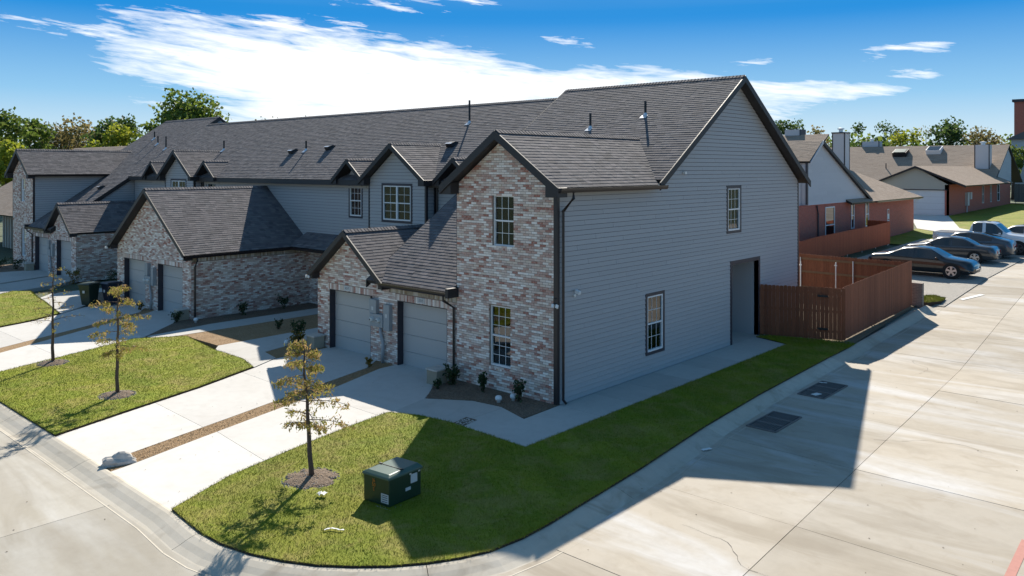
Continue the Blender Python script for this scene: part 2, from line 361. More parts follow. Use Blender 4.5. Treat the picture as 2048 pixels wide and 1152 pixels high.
def clip(poly, a, b, c):       # keep a*u + b*v <= c
    out = []
    for i in range(len(poly)):
        p, q = poly[i], poly[(i + 1) % len(poly)]; dp = a * p[0] + b * p[1] - c; dq = a * q[0] + b * q[1] - c
        if dp <= 0: out.append(p)
        if dp * dq < 0: t = dp / (dp - dq); out.append((p[0] + (q[0] - p[0]) * t, p[1] + (q[1] - p[1]) * t))
    return out
def area(p): return abs(sum(p[i][0] * p[(i + 1) % len(p)][1] - p[(i + 1) % len(p)][0] * p[i][1] for i in range(len(p)))) / 2
def half(p, q):                # half plane to the left of p->q
    a, b = q[1] - p[1], -(q[0] - p[0]); return (a, b, a * p[0] + b * p[1])
class Frame:
    def __init__(s, O, U, V):
        s.O = Vector(O); s.U = Vector(U).normalized(); s.V = Vector(V).normalized(); s.Nn = s.U.cross(s.V).normalized()
    def p(s, u, v, n=0): return s.O + s.U * u + s.V * v + s.Nn * n
    def m(s, u, v): 
        o = s.p(u, v); U, V, W = s.U, s.V, s.Nn
        return Matrix(((U.x, V.x, W.x, o.x), (U.y, V.y, W.y, o.y), (U.z, V.z, W.z, o.z), (0, 0, 0, 1)))
def pieces(u0, u1, v0, v1, course, length, gap, hp=(), holes=(), offs=None, clip_from=-1e9, lens=None, ugap=None):
    """rows of laid pieces (bricks, boards, shingles) as clipped polygons in (u, v)"""
    out = []; j = 0; v = v0; ug = gap if ugap is None else ugap
    while v < v1 - .01:
        ve = min(v + course - gap, v1); sh = (offs(j) if offs else 0); u = u0 - sh
        while u < u1 - .004:
            L = lens() if lens else length
            a, b = max(u, u0), min(u + L - ug, u1); u += L
            if b - a < .012: continue
            iv = [(a, b)]
            for (ha, hb, hc, hd) in holes:
                if min(ve, hd) - max(v, hc) > .3 * (ve - v): iv = [s for (x, y) in iv for s in ((x, min(y, ha)), (max(x, hb), y)) if s[1] - s[0] > .012]
            for (x, y) in iv:
                p = [(x, v), (y, v), (y, ve), (x, ve)]; full = abs((y - x) - (L - ug)) < 1e-4
                if v + course > clip_from:
                    for h in hp:
                        p = clip(p, *h)
                        if len(p) < 3: break
                if len(p) < 3 or area(p) < 2e-4: continue
                out.append((p, v, ve, full and abs(area(p) - (y - x) * (ve - v)) < 1e-6))
        v += course; j += 1
    return out
def emit(mb, fr, pc, t0, t1, jit=0):
    p, v, ve, full = pc; n = len(p); j = random.uniform(-jit, jit)
    top = [fr.p(a, b, t0 + (t1 - t0) * (b - v) / max(1e-6, ve - v) + j) for a, b in p]; bot = [fr.p(a, b, -.004) for a, b in p]
    mb.add(bot + top, [tuple(range(n, 2 * n))] + [(i, (i + 1) % n, (i + 1) % n + n, i + n) for i in range(n)], random.random())
CAM = Vector((CAMX, CAMY, CAMZ))
def lay(fr, pcs, t0, t1, mat, parent, pname, sname, nsingle=0, jit=0, tf=None, key=None):
    """nearest whole pieces become objects of their own, the rest one joined part"""
    order = sorted(range(len(pcs)), key=lambda i: (fr.p(*pcs[i][0][0]) - CAM).length) if nsingle else []
    single = set([i for i in order if pcs[i][3]][:nsingle]); cache = {}
    mb = MB()
    for i, pc in enumerate(pcs):
        if i in single:
            (a, v), (b, _), (_, ve) = pc[0][0], pc[0][1], pc[0][2]; k = (round(b - a, 3), round(ve - v, 3))
            if k not in cache:
                q = MB(); L, Hh = k
                q.add([(0, 0, -.004), (L, 0, -.004), (L, Hh, -.004), (0, Hh, -.004), (0, 0, t0), (L, 0, t0), (L, Hh, t1), (0, Hh, t1)], [(4, 5, 6, 7), (0, 1, 5, 4), (1, 2, 6, 5), (2, 3, 7, 6), (3, 0, 4, 7)])
                cache[k] = q.mesh(pname); cache[k].materials.append(M[mat])
            o = bpy.data.objects.new(pname, cache[k]); COL.objects.link(o); o.parent = parent
            o.matrix_basis = fr.m(a, v) @ Matrix.Translation((0, 0, random.uniform(-jit, jit)))
        else: emit(mb, fr, pc, t0, t1, jit)
    if mb.v: return stuff(mb.build(sname, mat, parent, tf))

def wall_base(fr, u0, u1, vb, top, holes, thick, mb=None):
    """solid wall under a roof line, with its openings left out"""
    mb = mb or MB()
    us = sorted(set([u0, u1] + [t[0] for t in top if u0 < t[0] < u1] + [x for h in holes for x in h[:2]]))
    T = lambda u: float(np.interp(u, [t[0] for t in top], [t[1] for t in top]))
    for a, b in zip(us, us[1:]):
        if b - a < 1e-5: continue
        hs = sorted([(h[2], h[3]) for h in holes if h[0] <= a + 1e-6 and h[1] >= b - 1e-6]); v = vb
        for lo, hi in hs:
            if lo > v + 1e-4: mb.prism([fr.p(a, v), fr.p(b, v), fr.p(b, lo), fr.p(a, lo)], -fr.Nn * thick)
            v = hi
        mb.prism([fr.p(a, v), fr.p(b, v), fr.p(b, T(b)), fr.p(a, T(a))], -fr.Nn * thick)
    return mb
def slope_lines(top):          # half planes of a convex roof line
    return [half((top[i + 1][0], top[i + 1][1]), (top[i][0], top[i][1])) for i in range(len(top) - 1)]

BR_C, BR_L, GAP = .0677, .2032, .011
def brick_wall(house, fr, u0, u1, vb, top, holes=(), nsingle=0, tf=None, name='brick_wall', soldiers=(), thick=.16):
    wl = wall_base(fr, u0, u1, vb, top, holes, thick).build(name, 'mortar', house, tf)
    sh = [(a, b, c, d) for a, b, c, d in soldiers]
    pcs = pieces(u0 + .004, u1 - .002, vb, max(t[1] for t in top), BR_C, BR_L, GAP, slope_lines(top), list(holes) + sh, lambda j: (j % 2) * BR_L / 2)
    lay(fr, pcs, .014, .014, 'brick', wl, 'brick', 'brickwork', nsingle, .003, tf)
    for a, b, c, d in soldiers:
        k = pieces(a, b, c, d, d - c, BR_C + .004, GAP); mb = MB()
        for pc in k: emit(mb, fr, pc, .012, .012, .003)
        stuff(mb.build('soldier_course', 'brick' if d - c < .22 and c < 2.3 else 'brick_tan', wl, tf))
    return wl
SD_C = .1365
def side_wall(house, fr, u0, u1, vb, top, holes=(), nsingle=0, tf=None, name='siding_wall', mat='siding', convex=True, clipfrom=-1e9, hp=None, thick=.16, course=SD_C):
    wl = wall_base(fr, u0, u1, vb, top, holes, thick).build(name, 'lap_shade' if mat == 'siding' else mat, house, tf)
    pcs = pieces(u0, u1, vb, max(t[1] for t in top), course, 3.66, .012, hp if hp is not None else slope_lines(top), holes, lambda j: (j * 1.37) % 3.6, clipfrom, ugap=.004)
    if nsingle:      # boards are cut to their own length: each board is a piece
        order = sorted(range(len(pcs)), key=lambda i: -area(pcs[i][0]) / (fr.p(*pcs[i][0][0]) - CAM).length ** 2)[:nsingle]; keep = set(order)
        for i in order:
            mb = MB(); emit(mb, fr, pcs[i], .024, .003); mb.t = []
            mb.t = [0.] * len(mb.f); mb.build('siding_board', mat, wl)
        pcs = [p for i, p in enumerate(pcs) if i not in keep]
    if pcs:
        mb = MB()
        for pc in pcs: emit(mb, fr, pc, .024, .003)
        stuff(mb.build('siding_boards', mat, wl, tf))
    return wl
SH_C = .143
def roof_plane(house, P, Q, up, u0, u1, vl, hp=(), nsingle=0, tf=None, name='roof_slope', mat='shingle', deck=.13, lens=None, tabs=True):
    """P, Q: two points on the eave line (u runs P->Q); up: a point up the slope; vl: slope length"""
    P, Q, up = Vector(P), Vector(Q), Vector(up); U = (Q - P).normalized(); V = (up - P) - U * (up - P).dot(U); fr = Frame(P, U, V)
    if fr.Nn.z < 0: fr = Frame(P + U * (Q - P).length, -U, V); L = (Q - P).length; u0, u1 = L - u1, L - u0; hp = [(-a, b, c - a * L) for a, b, c in hp]
    poly = [(u0, 0), (u1, 0), (u1, vl), (u0, vl)]
    for h in hp: poly = clip(poly, *h)
    wl = MB().prism([fr.p(a, b, -.001) for a, b in poly], -fr.Nn * deck).build(name, 'fascia', house, tf)
    if tabs:
        pcs = pieces(u0, u1, 0, vl, SH_C, .3, .003, hp, (), lambda j: random.uniform(0, .3), lens=lens or (lambda: random.choice((.16, .22, .22, .28, .34))))
        lay(fr, pcs, .014, .004, mat, wl, 'shingle', 'shingles', nsingle, .002, tf)
    return wl
def ridge_caps(house, a, b, tf=None, w=.15, drop=.1, mat='shingle'):
    a, b = Vector(a), Vector(b); d = (b - a); n = max(1, int(d.length / .14)); s = d.normalized().cross(Vector((0, 0, 1))).normalized(); mb = MB()
    for i in range(n):
        p = a + d * (i / n); q = a + d * ((i + 1.25) / n); z0 = .03; z1 = .012
        mb.add([p + s * w + Vector((0, 0, z0 - drop)), p + Vector((0, 0, z0)), p - s * w + Vector((0, 0, z0 - drop)), q + s * w + Vector((0, 0, z1 - drop)), q + Vector((0, 0, z1)), q - s * w + Vector((0, 0, z1 - drop)),
                p + s * w + Vector((0, 0, -drop)), p + Vector((0, 0, 0)), p - s * w + Vector((0, 0, -drop))],
               [(0, 1, 4, 3), (1, 2, 5, 4), (6, 7, 1, 0), (7, 8, 2, 1)], random.random())
    stuff(mb.build('ridge_caps', mat, house, tf))
def barge(house, a, b, tf=None, depth=.24, th=.045, out=(0, -1, 0), name='barge_board'):
    a, b = Vector(a), Vector(b); MB().prism([a, b, b - Vector((0, 0, depth)), a - Vector((0, 0, depth))], Vector(out) * th).build(name, 'fascia', house, tf)
def gutter(house, a, b, out, tf=None):
    a, b, o = Vector(a), Vector(b), Vector(out); z = Vector((0, 0, 1)); pr = [(0, 0), (0, -.12), (.08, -.12), (.11, -.06), (.12, 0), (.108, 0), (.1, -.05), (.075, -.108), (.012, -.108), (.012, 0)]
    MB().prism([a + o * x + z * y for x, y in pr], b - a).build('gutter', 'gutter', house, tf)
def downspout(house, pts, tf=None, w=.075, d=.06, name='downspout'):
    mb = MB(); pts = [Vector(p) for p in pts]
    mb.tube(pts, w * .62, 4, True); rot = mb
    o = mb.build(name, 'gutter', house, tf); return bevel(o, .008, 2)

def window(house, fr, u0, u1, v0, v1, trim=.1, tf=None, double=False, grid=(3, 4), recess=.0, blinds=0., tmat='trim_dark', curtain=None):
    """white vinyl single-hung window: frame with trim, glazing bars, panes and blind as its pieces"""
    W = .045; n0 = -recess
    mb = MB()
    def bar(ua, ub, va, vb, na, nb, b=None): (b or mb).add([fr.p(x, y, z) for z in (na, nb) for x, y in ((ua, va), (ub, va), (ub, vb), (ua, vb))], [(0, 3, 2, 1), (4, 5, 6, 7), (0, 1, 5, 4), (1, 2, 6, 5), (2, 3, 7, 6), (3, 0, 4, 7)])
    bar(u0, u0 + W, v0, v1, n0 - .06, n0 + .02); bar(u1 - W, u1, v0, v1, n0 - .06, n0 + .02)
    bar(u0 + W, u1 - W, v0, v0 + W * 1.2, n0 - .06, n0 + .026); bar(u0 + W, u1 - W, v1 - W, v1, n0 - .06, n0 + .02)
    lights = [(u0 + W, u1 - W)]
    if double:
        c = (u0 + u1) / 2; bar(c - W, c + W, v0 + W, v1 - W, n0 - .06, n0 + .018); lights = [(u0 + W, c - W), (c + W, u1 - W)]
    vm = (v0 + v1) / 2
    for a, b in lights: bar(a, b, vm - .022, vm + .022, n0 - .05, n0 + .012)
    win = mb.build('window', 'window_white', house, tf)
    if trim:
        t = MB(); T = trim
        bar(u0 - T, u0, v0 - T, v1 + T, n0 - .01, n0 + .028, t); bar(u1, u1 + T, v0 - T, v1 + T, n0 - .01, n0 + .028, t); bar(u0, u1, v1, v1 + T, n0 - .01, n0 + .026, t); bar(u0, u1, v0 - T, v0, n0 - .01, n0 + .026, t)
        t.build('trim', tmat, win, tf)
    g = MB()
    for a, b in lights:
        for (lo, hi, dn) in ((v0 + W, vm - .022, -.035), (vm + .022, v1 - W, -.02)):
            q = MB(); bar(a, b, lo, hi, n0 + dn - .004, n0 + dn, q); q.build('pane', 'pane', win, tf)
            for i in range(1, grid[0]): x = a + (b - a) * i / grid[0]; bar(x - .007, x + .007, lo, hi, n0 + dn + .001, n0 + dn + .007, g)
            for i in range(1, grid[1] // 2): y = lo + (hi - lo) * i / (grid[1] // 2); bar(a, b, y - .007, y + .007, n0 + dn + .0015, n0 + dn + .0065, g)
    if g.v: g.build('glazing_bars', 'window_white', win, tf)
    room = MB(); bar(u0 + .01, u1 - .01, v0 + .01, v1 - .01, n0 - .62, n0 - .6, room)
    for q in ((u0 - .0, u0 + .01, v0, v1), (u1 - .01, u1, v0, v1), (u0, u1, v1 - .01, v1), (u0, u1, v0, v0 + .01)): bar(*q, n0 - .6, n0 - .061, room)
    room.build('reveal', 'room_dark', win, tf)
    if curtain:
        c_ = MB(); bar(u0 + W, u1 - W, v1 - (v1 - v0) * curtain, v1 - W, n0 - .09, n0 - .085, c_); c_.build('roller_shade', 'shade_cloth', win, tf)
    if blinds:
        s = MB(); y = v1 - W; lo = v1 - (v1 - v0) * blinds
        while y > lo + .03:
            s.add([fr.p(x, yy, nn) for x, yy, nn in ((u0 + W, y, n0 - .10), (u1 - W, y, n0 - .10), (u1 - W, y - .034, n0 - .075), (u0 + W, y - .034, n0 - .075))], [(0, 1, 2, 3)]); y -= .042
        stuff(s.build('blind_slats', 'slat', win, tf))
    return win

def garage_door(house, fr, u0, u1, v0, v1, tf=None, deep=.22):
    mb = MB(); n = 4; hgt = (v1 - v0) / n
    d = MB().prism([fr.p(u0, v0, -deep - .05), fr.p(u1, v0, -deep - .05), fr.p(u1, v1, -deep - .05), fr.p(u0, v1, -deep - .05)], -fr.Nn * .02).build('garage_door', 'trim_dark', house, tf)
    for i in range(n):
        a, b = v0 + i * hgt + .004, v0 + (i + 1) * hgt - .004; m = MB()
        m.prism([fr.p(u0, a, -deep - .05), fr.p(u1, a, -deep - .05), fr.p(u1, b, -deep - .05), fr.p(u0, b, -deep - .05)], fr.Nn * .045)
        bevel(m.build('door_panel', 'garage_door', d, tf), .006, 1)
    j = MB()
    for (a, b) in ((u0 - .002, u0 + .03), (u1 - .03, u1 + .002)): j.prism([fr.p(a, v0, .004), fr.p(b, v0, .004), fr.p(b, v1, .004), fr.p(a, v1, .004)], -fr.Nn * (deep + .05))
    j.prism([fr.p(u0 + .03, v1 - .03, .004), fr.p(u1 - .03, v1 - .03, .004), fr.p(u1 - .03, v1, .004), fr.p(u0 + .03, v1, .004)], -fr.Nn * (deep + .05))
    j.build('door_jamb', 'trim_dark', d, tf); return d
def text(name, s, size, mat, parent, matrix, tf=None, ext=.001):
    cu = bpy.data.curves.new(name, 'FONT'); cu.body = s; cu.size = size; cu.extrude = ext; cu.align_x = 'CENTER'; cu.align_y = 'CENTER'
    t = bpy.data.objects.new(name, cu); COL.objects.link(t); bpy.context.view_layer.update()
    me = bpy.data.meshes.new_from_object(t.evaluated_get(bpy.context.evaluated_depsgraph_get())); bpy.data.objects.remove(t)
    return link(name, me, mat, parent, matrix)

# ------------------------------------------------------------------ the setting
HY, HZ = [12, 20, 29, 37, 52, 66, 120], [0, .45, .9, 1.05, 1.35, 2.0, 2.4]
def gh(y): return float(np.interp(y, HY, HZ))
def ground():
    xs = [-900, -300, -120, -70, -40, -20, -10, 0, 10, 20, 40, 80, 200, 900]; ys = [-900, -200, -60, -30, 0, 12, 16, 20, 25, 29, 33, 37, 45, 52, 60, 66, 90, 120, 300, 900]
    v = [(x, y, gh(y) - .20) for y in ys for x in xs]; n = len(xs)
    MBq = MB(); MBq.add(v, [(j * n + i, j * n + i + 1, (j + 1) * n + i + 1, (j + 1) * n + i) for j in range(len(ys) - 1) for i in range(n - 1)])
    struct(MBq.build('ground', 'grass_far'))
ground()
plain('soil', (.045, .032, .02), .95)
def sheet(name, poly, z, mat, thick=.12, parent=None, zf=None, cuts=()):
    """flat or sloped slab with a real edge; cuts: joints as half planes (a, b, c)"""
    parts = [poly]
    for a, b, c in cuts: parts = [q for p in parts for q in (clip(p, a, b, c - .006), clip(p, -a, -b, -c - .006)) if len(q) > 2 and area(q) > .02]
    root = None
    for p in parts:
        if sum(p[i][0] * p[(i + 1) % len(p)][1] - p[(i + 1) % len(p)][0] * p[i][1] for i in range(len(p))) < 0: p = p[::-1]
        top = [Vector((x, y, (zf(x, y) if zf else z))) for x, y in p]
        bm = bmesh.new(); vs = [bm.verts.new(q) for q in top]; vb = [bm.verts.new(q - Vector((0, 0, thick))) for q in top]
        n = len(vs)
        for t3 in tessellate_polygon([[Vector((q.x, q.y, 0)) for q in top]]):
            A, B, C3 = [top[i] for i in t3]
            if (B - A).cross(C3 - A).z < 0: t3 = t3[::-1]
            bm.faces.new([vs[i] for i in t3])
        for i in range(n): bm.faces.new((vs[i], vb[i], vb[(i + 1) % n], vs[(i + 1) % n])).material_index = int(mat == 'lawn')
        me = bpy.data.meshes.new(name); bm.to_mesh(me); bm.free()
        if mat == 'lawn': me.materials.append(M['lawn']); me.materials.append(M['soil'])
        if root is None:
            root = struct(link(name, me, mat)) if parent is None else link(name, me, mat, parent)
        else: link('slab', me, mat, root)
    return root
ZR = -.13
KB = [(-60, -9.9), (-30, -9.9), (-8, -9.88), (-1.15, -9.92), (.1, -10.02), (.78, -9.99), (1.45, -9.85), (2.06, -9.62), (2.6, -9.33), (3.07, -8.97), (3.5, -8.56), (3.86, -8.1), (4.14, -7.62), (4.34, -7.1), (4.44, -6.4), (4.43, -5.67), (4.19, -2.39), (3.84, 1.02), (3.6, 4.59), (3.39, 10.37), (3.36, 13.2), (3.5, 17), (3.62, 20.6)]
def kerbs():
    pts = []
    for (a, b) in zip(KB, KB[1:]):
        L = math.dist(a, b); n = max(1, int(L / .9))
        pts += [(a[0] + (b[0] - a[0]) * i / n, a[1] + (b[1] - a[1]) * i / n) for i in range(n)]
    pts.append(KB[-1]); prof = [(-.02, -.2), (-.02, -.012), (.03, 0), (.10, -.008), (.22, -.045), (.34, -.092), (.46, -.128), (.54, -.140), (.63, -.128), (.64, -.2)]
    P = [Vector((x, y, gh(y))) for x, y in pts]; D = []
    for i in range(len(P)):
        d = (P[min(i + 1, len(P) - 1)] - P[max(i - 1, 0)]); d.z = 0; d.normalize(); D.append(Vector((d.y, -d.x, 0)))
    i = 0; run = 0; start = 0; root = None; seg = []
    for i in range(1, len(P)):
        run += (P[i] - P[i - 1]).length
        if run > 4.3 or i == len(P) - 1: seg.append((start, i)); start = i; run = 0
    for a, b in seg:
        mb = MB(); vs = []; m = len(prof)
        for k in range(a, b + 1):
            q = P[k].copy()
            if k == a: q += (P[a + 1] - P[a]).normalized() * .006
            if k == b: q -= (P[b] - P[b - 1]).normalized() * .006
            vs += [q + D[k] * x + Vector((0, 0, z)) for x, z in prof]
        fs = [(k * m + j, k * m + j + 1, (k + 1) * m + j + 1, (k + 1) * m + j) for k in range(b - a) for j in range(m - 1)] + [tuple(range(m)), tuple(range((b - a) * m, (b - a + 1) * m))[::-1]]
        mb.add(vs, fs); o = mb.build('kerb', 'kerb', root, smooth=False)
        if root is None: root = struct(o)
        else: o.name = 'kerb_stone'
kerbs()
def inside(poly, x, y):
    c = False
    for i in range(len(poly)):
        (x0, y0), (x1, y1) = poly[i], poly[i - 1]
        if (y0 > y) != (y1 > y) and x < (x1 - x0) * (y - y0) / (y1 - y0) + x0: c = not c
    return c
def road(name, mat, cols, rows, skew, zoff, skip=None):
    base = MB(); xs, ys = cols, rows; root = None
    X = lambda x, y: x + skew * (y - 1)
    yy = sorted(set(rows + [h for h in HY if rows[0] < h < rows[-1]])); 
    v = [(X(x, y), y, gh(y) + zoff - .028) for y in yy for x in (cols[0] - .3, cols[-1])]
    root = struct(base.add(v, [(2 * i, 2 * i + 1, 2 * i + 3, 2 * i + 2) for i in range(len(yy) - 1)]).build(name, 'joint'))
    g = .007
    for a, b in zip(cols, cols[1:]):
        for c, d in zip(rows, rows[1:]):
            if skip and skip(a, b, c, d): continue
            m = MB(); ty = [c + g] + [h for h in HY if c + g < h < d - g] + [d - g]; jz = random.uniform(-.003, .003)
            vs = [(X(x, y), y, gh(y) + zoff + jz + dz) for dz in (0, -.025) for y in ty for x in (a + g, b - g)]; n = len(ty)
            fs = [(2 * i, 2 * i + 1, 2 * i + 3, 2 * i + 2) for i in range(n - 1)] + [(2 * i, 2 * i + 2, 2 * i + 2 + 2 * n, 2 * i + 2 * n) for i in range(n - 1)] + [(2 * i + 1, 2 * i + 1 + 2 * n, 2 * i + 3 + 2 * n, 2 * i + 3) for i in range(n - 1)]
            fs += [(0, 2 * n, 2 * n + 1, 1), (2 * n - 2, 2 * n - 1, 4 * n - 1, 4 * n - 2)]
            m.add(vs, fs).build('slab', mat, root)
    return root
# the alley runs along Y, slightly askew; the front street along X
road('alley_road', 'road', [3.2, 7.42, 10.9, 14.6, 18.4, 23], [-13.6, -9.9, -6.1, -2.5, 1.05, 4.75, 8.95, 12.9, 16.7, 20.6, 25, 30, 36, 43, 52, 64, 80], -.045, ZR)
def front_street():
    root = struct(MB().box((-90, -24, -.2), (4.2, -10.4, ZR - .030)).build('front_street', 'joint'))
    xs = [-60, -50, -42, -34, -28, -23.4, -19, -14.9, -10.9, -6.9, -2.6, 1.35, 3.85]; ys = [-24, -20.2, -14.6, -10.45]
    for a, b in zip(xs, xs[1:]):
        for c, d in zip(ys, ys[1:]): MB().box((a + .006, c + .006, ZR - .028), (b - .006, d - .006, ZR + random.uniform(-.002, .002) - .002)).build('slab', 'street', root)
front_street()
struct(MB().add([(11.02, -12, ZR + .005), (11.18, -12, ZR + .005), (10.86, -.35, ZR + .005), (10.72, -.35, ZR + .005)], [(0, 1, 2, 3)]).build('painted_fire_lane_line', 'red_paint'))

LAWN1 = [(-1.18, -9.90), (.1, -10.0), (.78, -9.97), (1.45, -9.83), (2.06, -9.6), (2.6, -9.31), (3.07, -8.95), (3.5, -8.54), (3.86, -8.08), (4.14, -7.6), (4.34, -7.1), (4.42, -6.4), (4.41, -5.67), (4.17, -2.39), (3.82, 1.02), (3.58, 4.59), (3.37, 10.37), (3.34, 12.98), (2.9, 13.05), (.4, 12.3), (.12, 11.75), (1.53, 11.3), (1.53, -3.02), (-1.07, -2.93), (-2.02, -3.08), (-2.82, -3.44), (-2.64, -4.81), (-2.33, -6.42), (-1.87, -8.38)]
LAWN2 = [(-7.3, -9.88), (-7.98, -8), (-8.8, -5.55), (-9.75, -3.3), (-11, -2.97), (-12.95, -2.95), (-15.83, -2.54), (-16.5, -3.55), (-16.82, -4.05), (-16.16, -5.8), (-15.0, -8.9), (-14.62, -9.9)]
LAWN3 = [(-21.7, -9.9), (-23.1, -6.71), (-23.6, -5.48), (-24.5, -4.06), (-28, -3.45), (-29.9, -3.2), (-32.4, -2.75), (-33.1, -3.35), (-32.35, -4.2), (-31, -9.9)]
ZL = .032
for nm, p in (('lawn', LAWN1), ('lawn', LAWN2), ('lawn', LAWN3)):
    sheet(nm, p, ZL, 'lawn', .2)
DRIVE1 = [(-1.2, -9.91), (-1.84, -8.38), (-2.3, -6.42), (-2.61, -4.81), (-2.79, -3.41), (-3.1, -1.95), (-3.6, -1.2), (-3.95, -.9), (-3.98, .3), (-6.66, .3), (-6.66, -.67), (-5.98, -2.68), (-5.33, -5.06), (-4.64, -7.62), (-4.12, -9.43), (-4.02, -9.91)]
DRIVE2 = [(-7.27, -9.9), (-7.94, -8), (-8.76, -5.55), (-9.71, -3.26), (-10.3, -2.15), (-10.4, .3), (-7.85, .3), (-7.06, -.86), (-6.5, -3.01), (-5.62, -6.19), (-5.08, -8.25), (-4.8, -9.3), (-4.5, -9.9)]
DRIVE3 = [(-14.6, -9.91), (-14.98, -8.9), (-16.14, -5.83), (-17.0, -3.62), (-18.6, -1.9), (-19.5, -.95), (-19.6, -.45), (-22.3, -.45), (-22.3, -.9), (-21.9, -1.4), (-19.87, -5.03), (-18.09, -8.06), (-17.05, -9.91)]
DRIVE4 = [(-17.9, -9.91), (-18.96, -7.82), (-20.59, -4.78), (-22.4, -1.5), (-23.3, -.9), (-23.3, -.45), (-25.9, -.45), (-25.9, -1.3), (-25.55, -2.6), (-24.45, -4.03), (-23.53, -5.48), (-23.05, -6.71), (-21.65, -9.91)]
dz = lambda x, y: -.005 + .009 * max(-5, min(0, y)) * .2
for nm, p, cut in (('driveway', DRIVE1, [(.1, 1, -7.6), (0, 1, -3.72)]), ('driveway', DRIVE2, [(.04, 1, -7.4), (.03, 1, -4.1)]), ('driveway', DRIVE3, [(0, 1, -6.9), (0, 1, -3.6)]), ('driveway', DRIVE4, [(0, 1, -6.9), (0, 1, -3.6)])):
    sheet(nm, p, 0, 'drive', .2, zf=dz, cuts=cut)
sheet('driveway', [(-31.05, -9.9), (-32.4, -4.2), (-33.15, -3.3), (-34.2, -1), (-35.6, .6), (-38.3, .6), (-36.6, -3), (-35, -9.9)], 0, 'walk', .2, zf=dz)
sheet('driveway', [(-35.4, -9.9), (-37, -3), (-38.7, .6), (-42, .6), (-42.4, -1.6), (-40, -9.9)], 0, 'walk', .2, zf=dz)
side_cuts = [(0, 1, y) for y in (.05, 1.6, 3.15, 4.7, 6.25, 7.8, 9.4)] + [(1, 0, -.9)]
sheet('walkway', [(-2.79, -3.42), (-2.02, -3.05), (-1.07, -2.9), (1.5, -2.99), (1.5, 11.3), (.06, 11.9), (.06, .02), (.12, -1.46), (-1.0, -1.1), (-1.96, -1.21), (-3.1, -1.93)], .004, 'walk', .2, cuts=side_cuts)
sheet('walkway', [(-9.75, -3.26), (-11, -2.93), (-12.95, -2.91), (-13.5, -2.5), (-13.7, 5.3), (-12.3, 5.3), (-12.05, .6), (-11.4, -1.9), (-10.35, -2.12)], .004, 'walk', .2, cuts=[(0, 1, -1.6), (0, 1, .4), (0, 1, 2.4)])
sheet('walkway', [(-16.25, -3.5), (-16.2, -.55), (-16.13, 5.3), (-17.4, 5.3), (-17.5, -.75), (-17.0, -3.5)], .004, 'walk', .2, cuts=[(0, 1, -1.6), (0, 1, .4), (0, 1, 2.4)])
sheet('walkway', [(-24.5, -3.98), (-28, -3.4), (-29.9, -3.1), (-31, -2.2), (-31, 4.6), (-29.8, 4.6), (-29.6, -1.4), (-27.6, -1.9), (-26, -2.4)], .004, 'walk', .2, cuts=[(0, 1, -1.6), (0, 1, .4)])
BED1 = [(-3.08, -1.9), (-1.98, -1.18), (-1.0, -1.08), (.07, -1.42), (.04, .1), (-3.92, .1), (-3.92, -.85)]
STRIP1 = [(-4.05, -9.85), (-4.64, -7.62), (-5.33, -5.06), (-5.98, -2.68), (-6.66, -.67), (-6.66, .1), (-7.85, .1), (-7.06, -.86), (-6.5, -3.01), (-5.62, -6.19), (-5.08, -8.25), (-4.8, -9.3), (-4.5, -9.85)]
STRIP2 = [(-17.07, -9.9), (-18.09, -8.06), (-19.87, -5.03), (-21.9, -1.4), (-22.3, -.9), (-22.3, -.7), (-23.3, -.7), (-23.3, -.9), (-22.4, -1.5), (-20.59, -4.78), (-18.96, -7.82), (-17.9, -9.9)]
BED2 = [(-10.37, -2.1), (-11.38, -1.9), (-12.03, .6), (-12.28, 5.2), (-10.9, 5.2), (-10.9, .1), (-10.42, .1)]
BED3 = [(-13.52, -2.48), (-15.83, -2.5), (-16.27, -3.45), (-16.22, -.55), (-16.15, 5.2), (-13.7, 5.2)]
BED4 = [(-17.45, 5.2), (-17.55, -.75), (-17.05, -3.5), (-18.6, -1.88), (-19.4, -1.0), (-19.4, -.7), (-18.9, -.7), (-18.9, 5.2)]
BED5 = [(-26, -2.4), (-27.6, -1.9), (-29.6, -1.4), (-29.8, 4.4), (-26.6, 4.4), (-26.6, -.7), (-25.9, -.7)]
BED6 = [(-42.4, -1.6), (-42.0, .6), (-46.4, .6), (-46.4, -2.4)]
for nm, p, m, z in (('planting_bed', BED1, 'mulch', .012), ('mulch_strip', STRIP1, 'gravel_tan', -.02), ('mulch_strip', STRIP2, 'gravel_tan', -.02), ('planting_bed', BED2, 'gravel_tan', -.004), ('planting_bed', BED3, 'gravel_tan', -.004), ('planting_bed', BED4, 'mulch', -.004), ('planting_bed', BED5, 'mulch', -.004), ('planting_bed', BED6, 'mulch', -.004)):
    sheet(nm, p, z, m, .15)
sheet('gravel_patch', [(-.98, -2.86), (-.62, -2.86), (-.70, -2.32), (-1.06, -2.34)], .012, 'mulch', .05)
def scatter(poly, n, rng=RNG):
    p = np.array(poly); lo, hi = p.min(0), p.max(0); out = np.zeros((0, 2))
    while len(out) < n:
        q = rng.uniform(lo, hi, (n * 2, 2)); c = np.zeros(len(q), bool)
        for i in range(len(p)):
            (x0, y0), (x1, y1) = p[i], p[i - 1]
            if y0 == y1: continue
            c ^= ((y0 > q[:, 1]) != (y1 > q[:, 1])) & (q[:, 0] < (x1 - x0) * (q[:, 1] - y0) / (y1 - y0) + x0)
        out = np.vstack([out, q[c]])
    return out[:n]
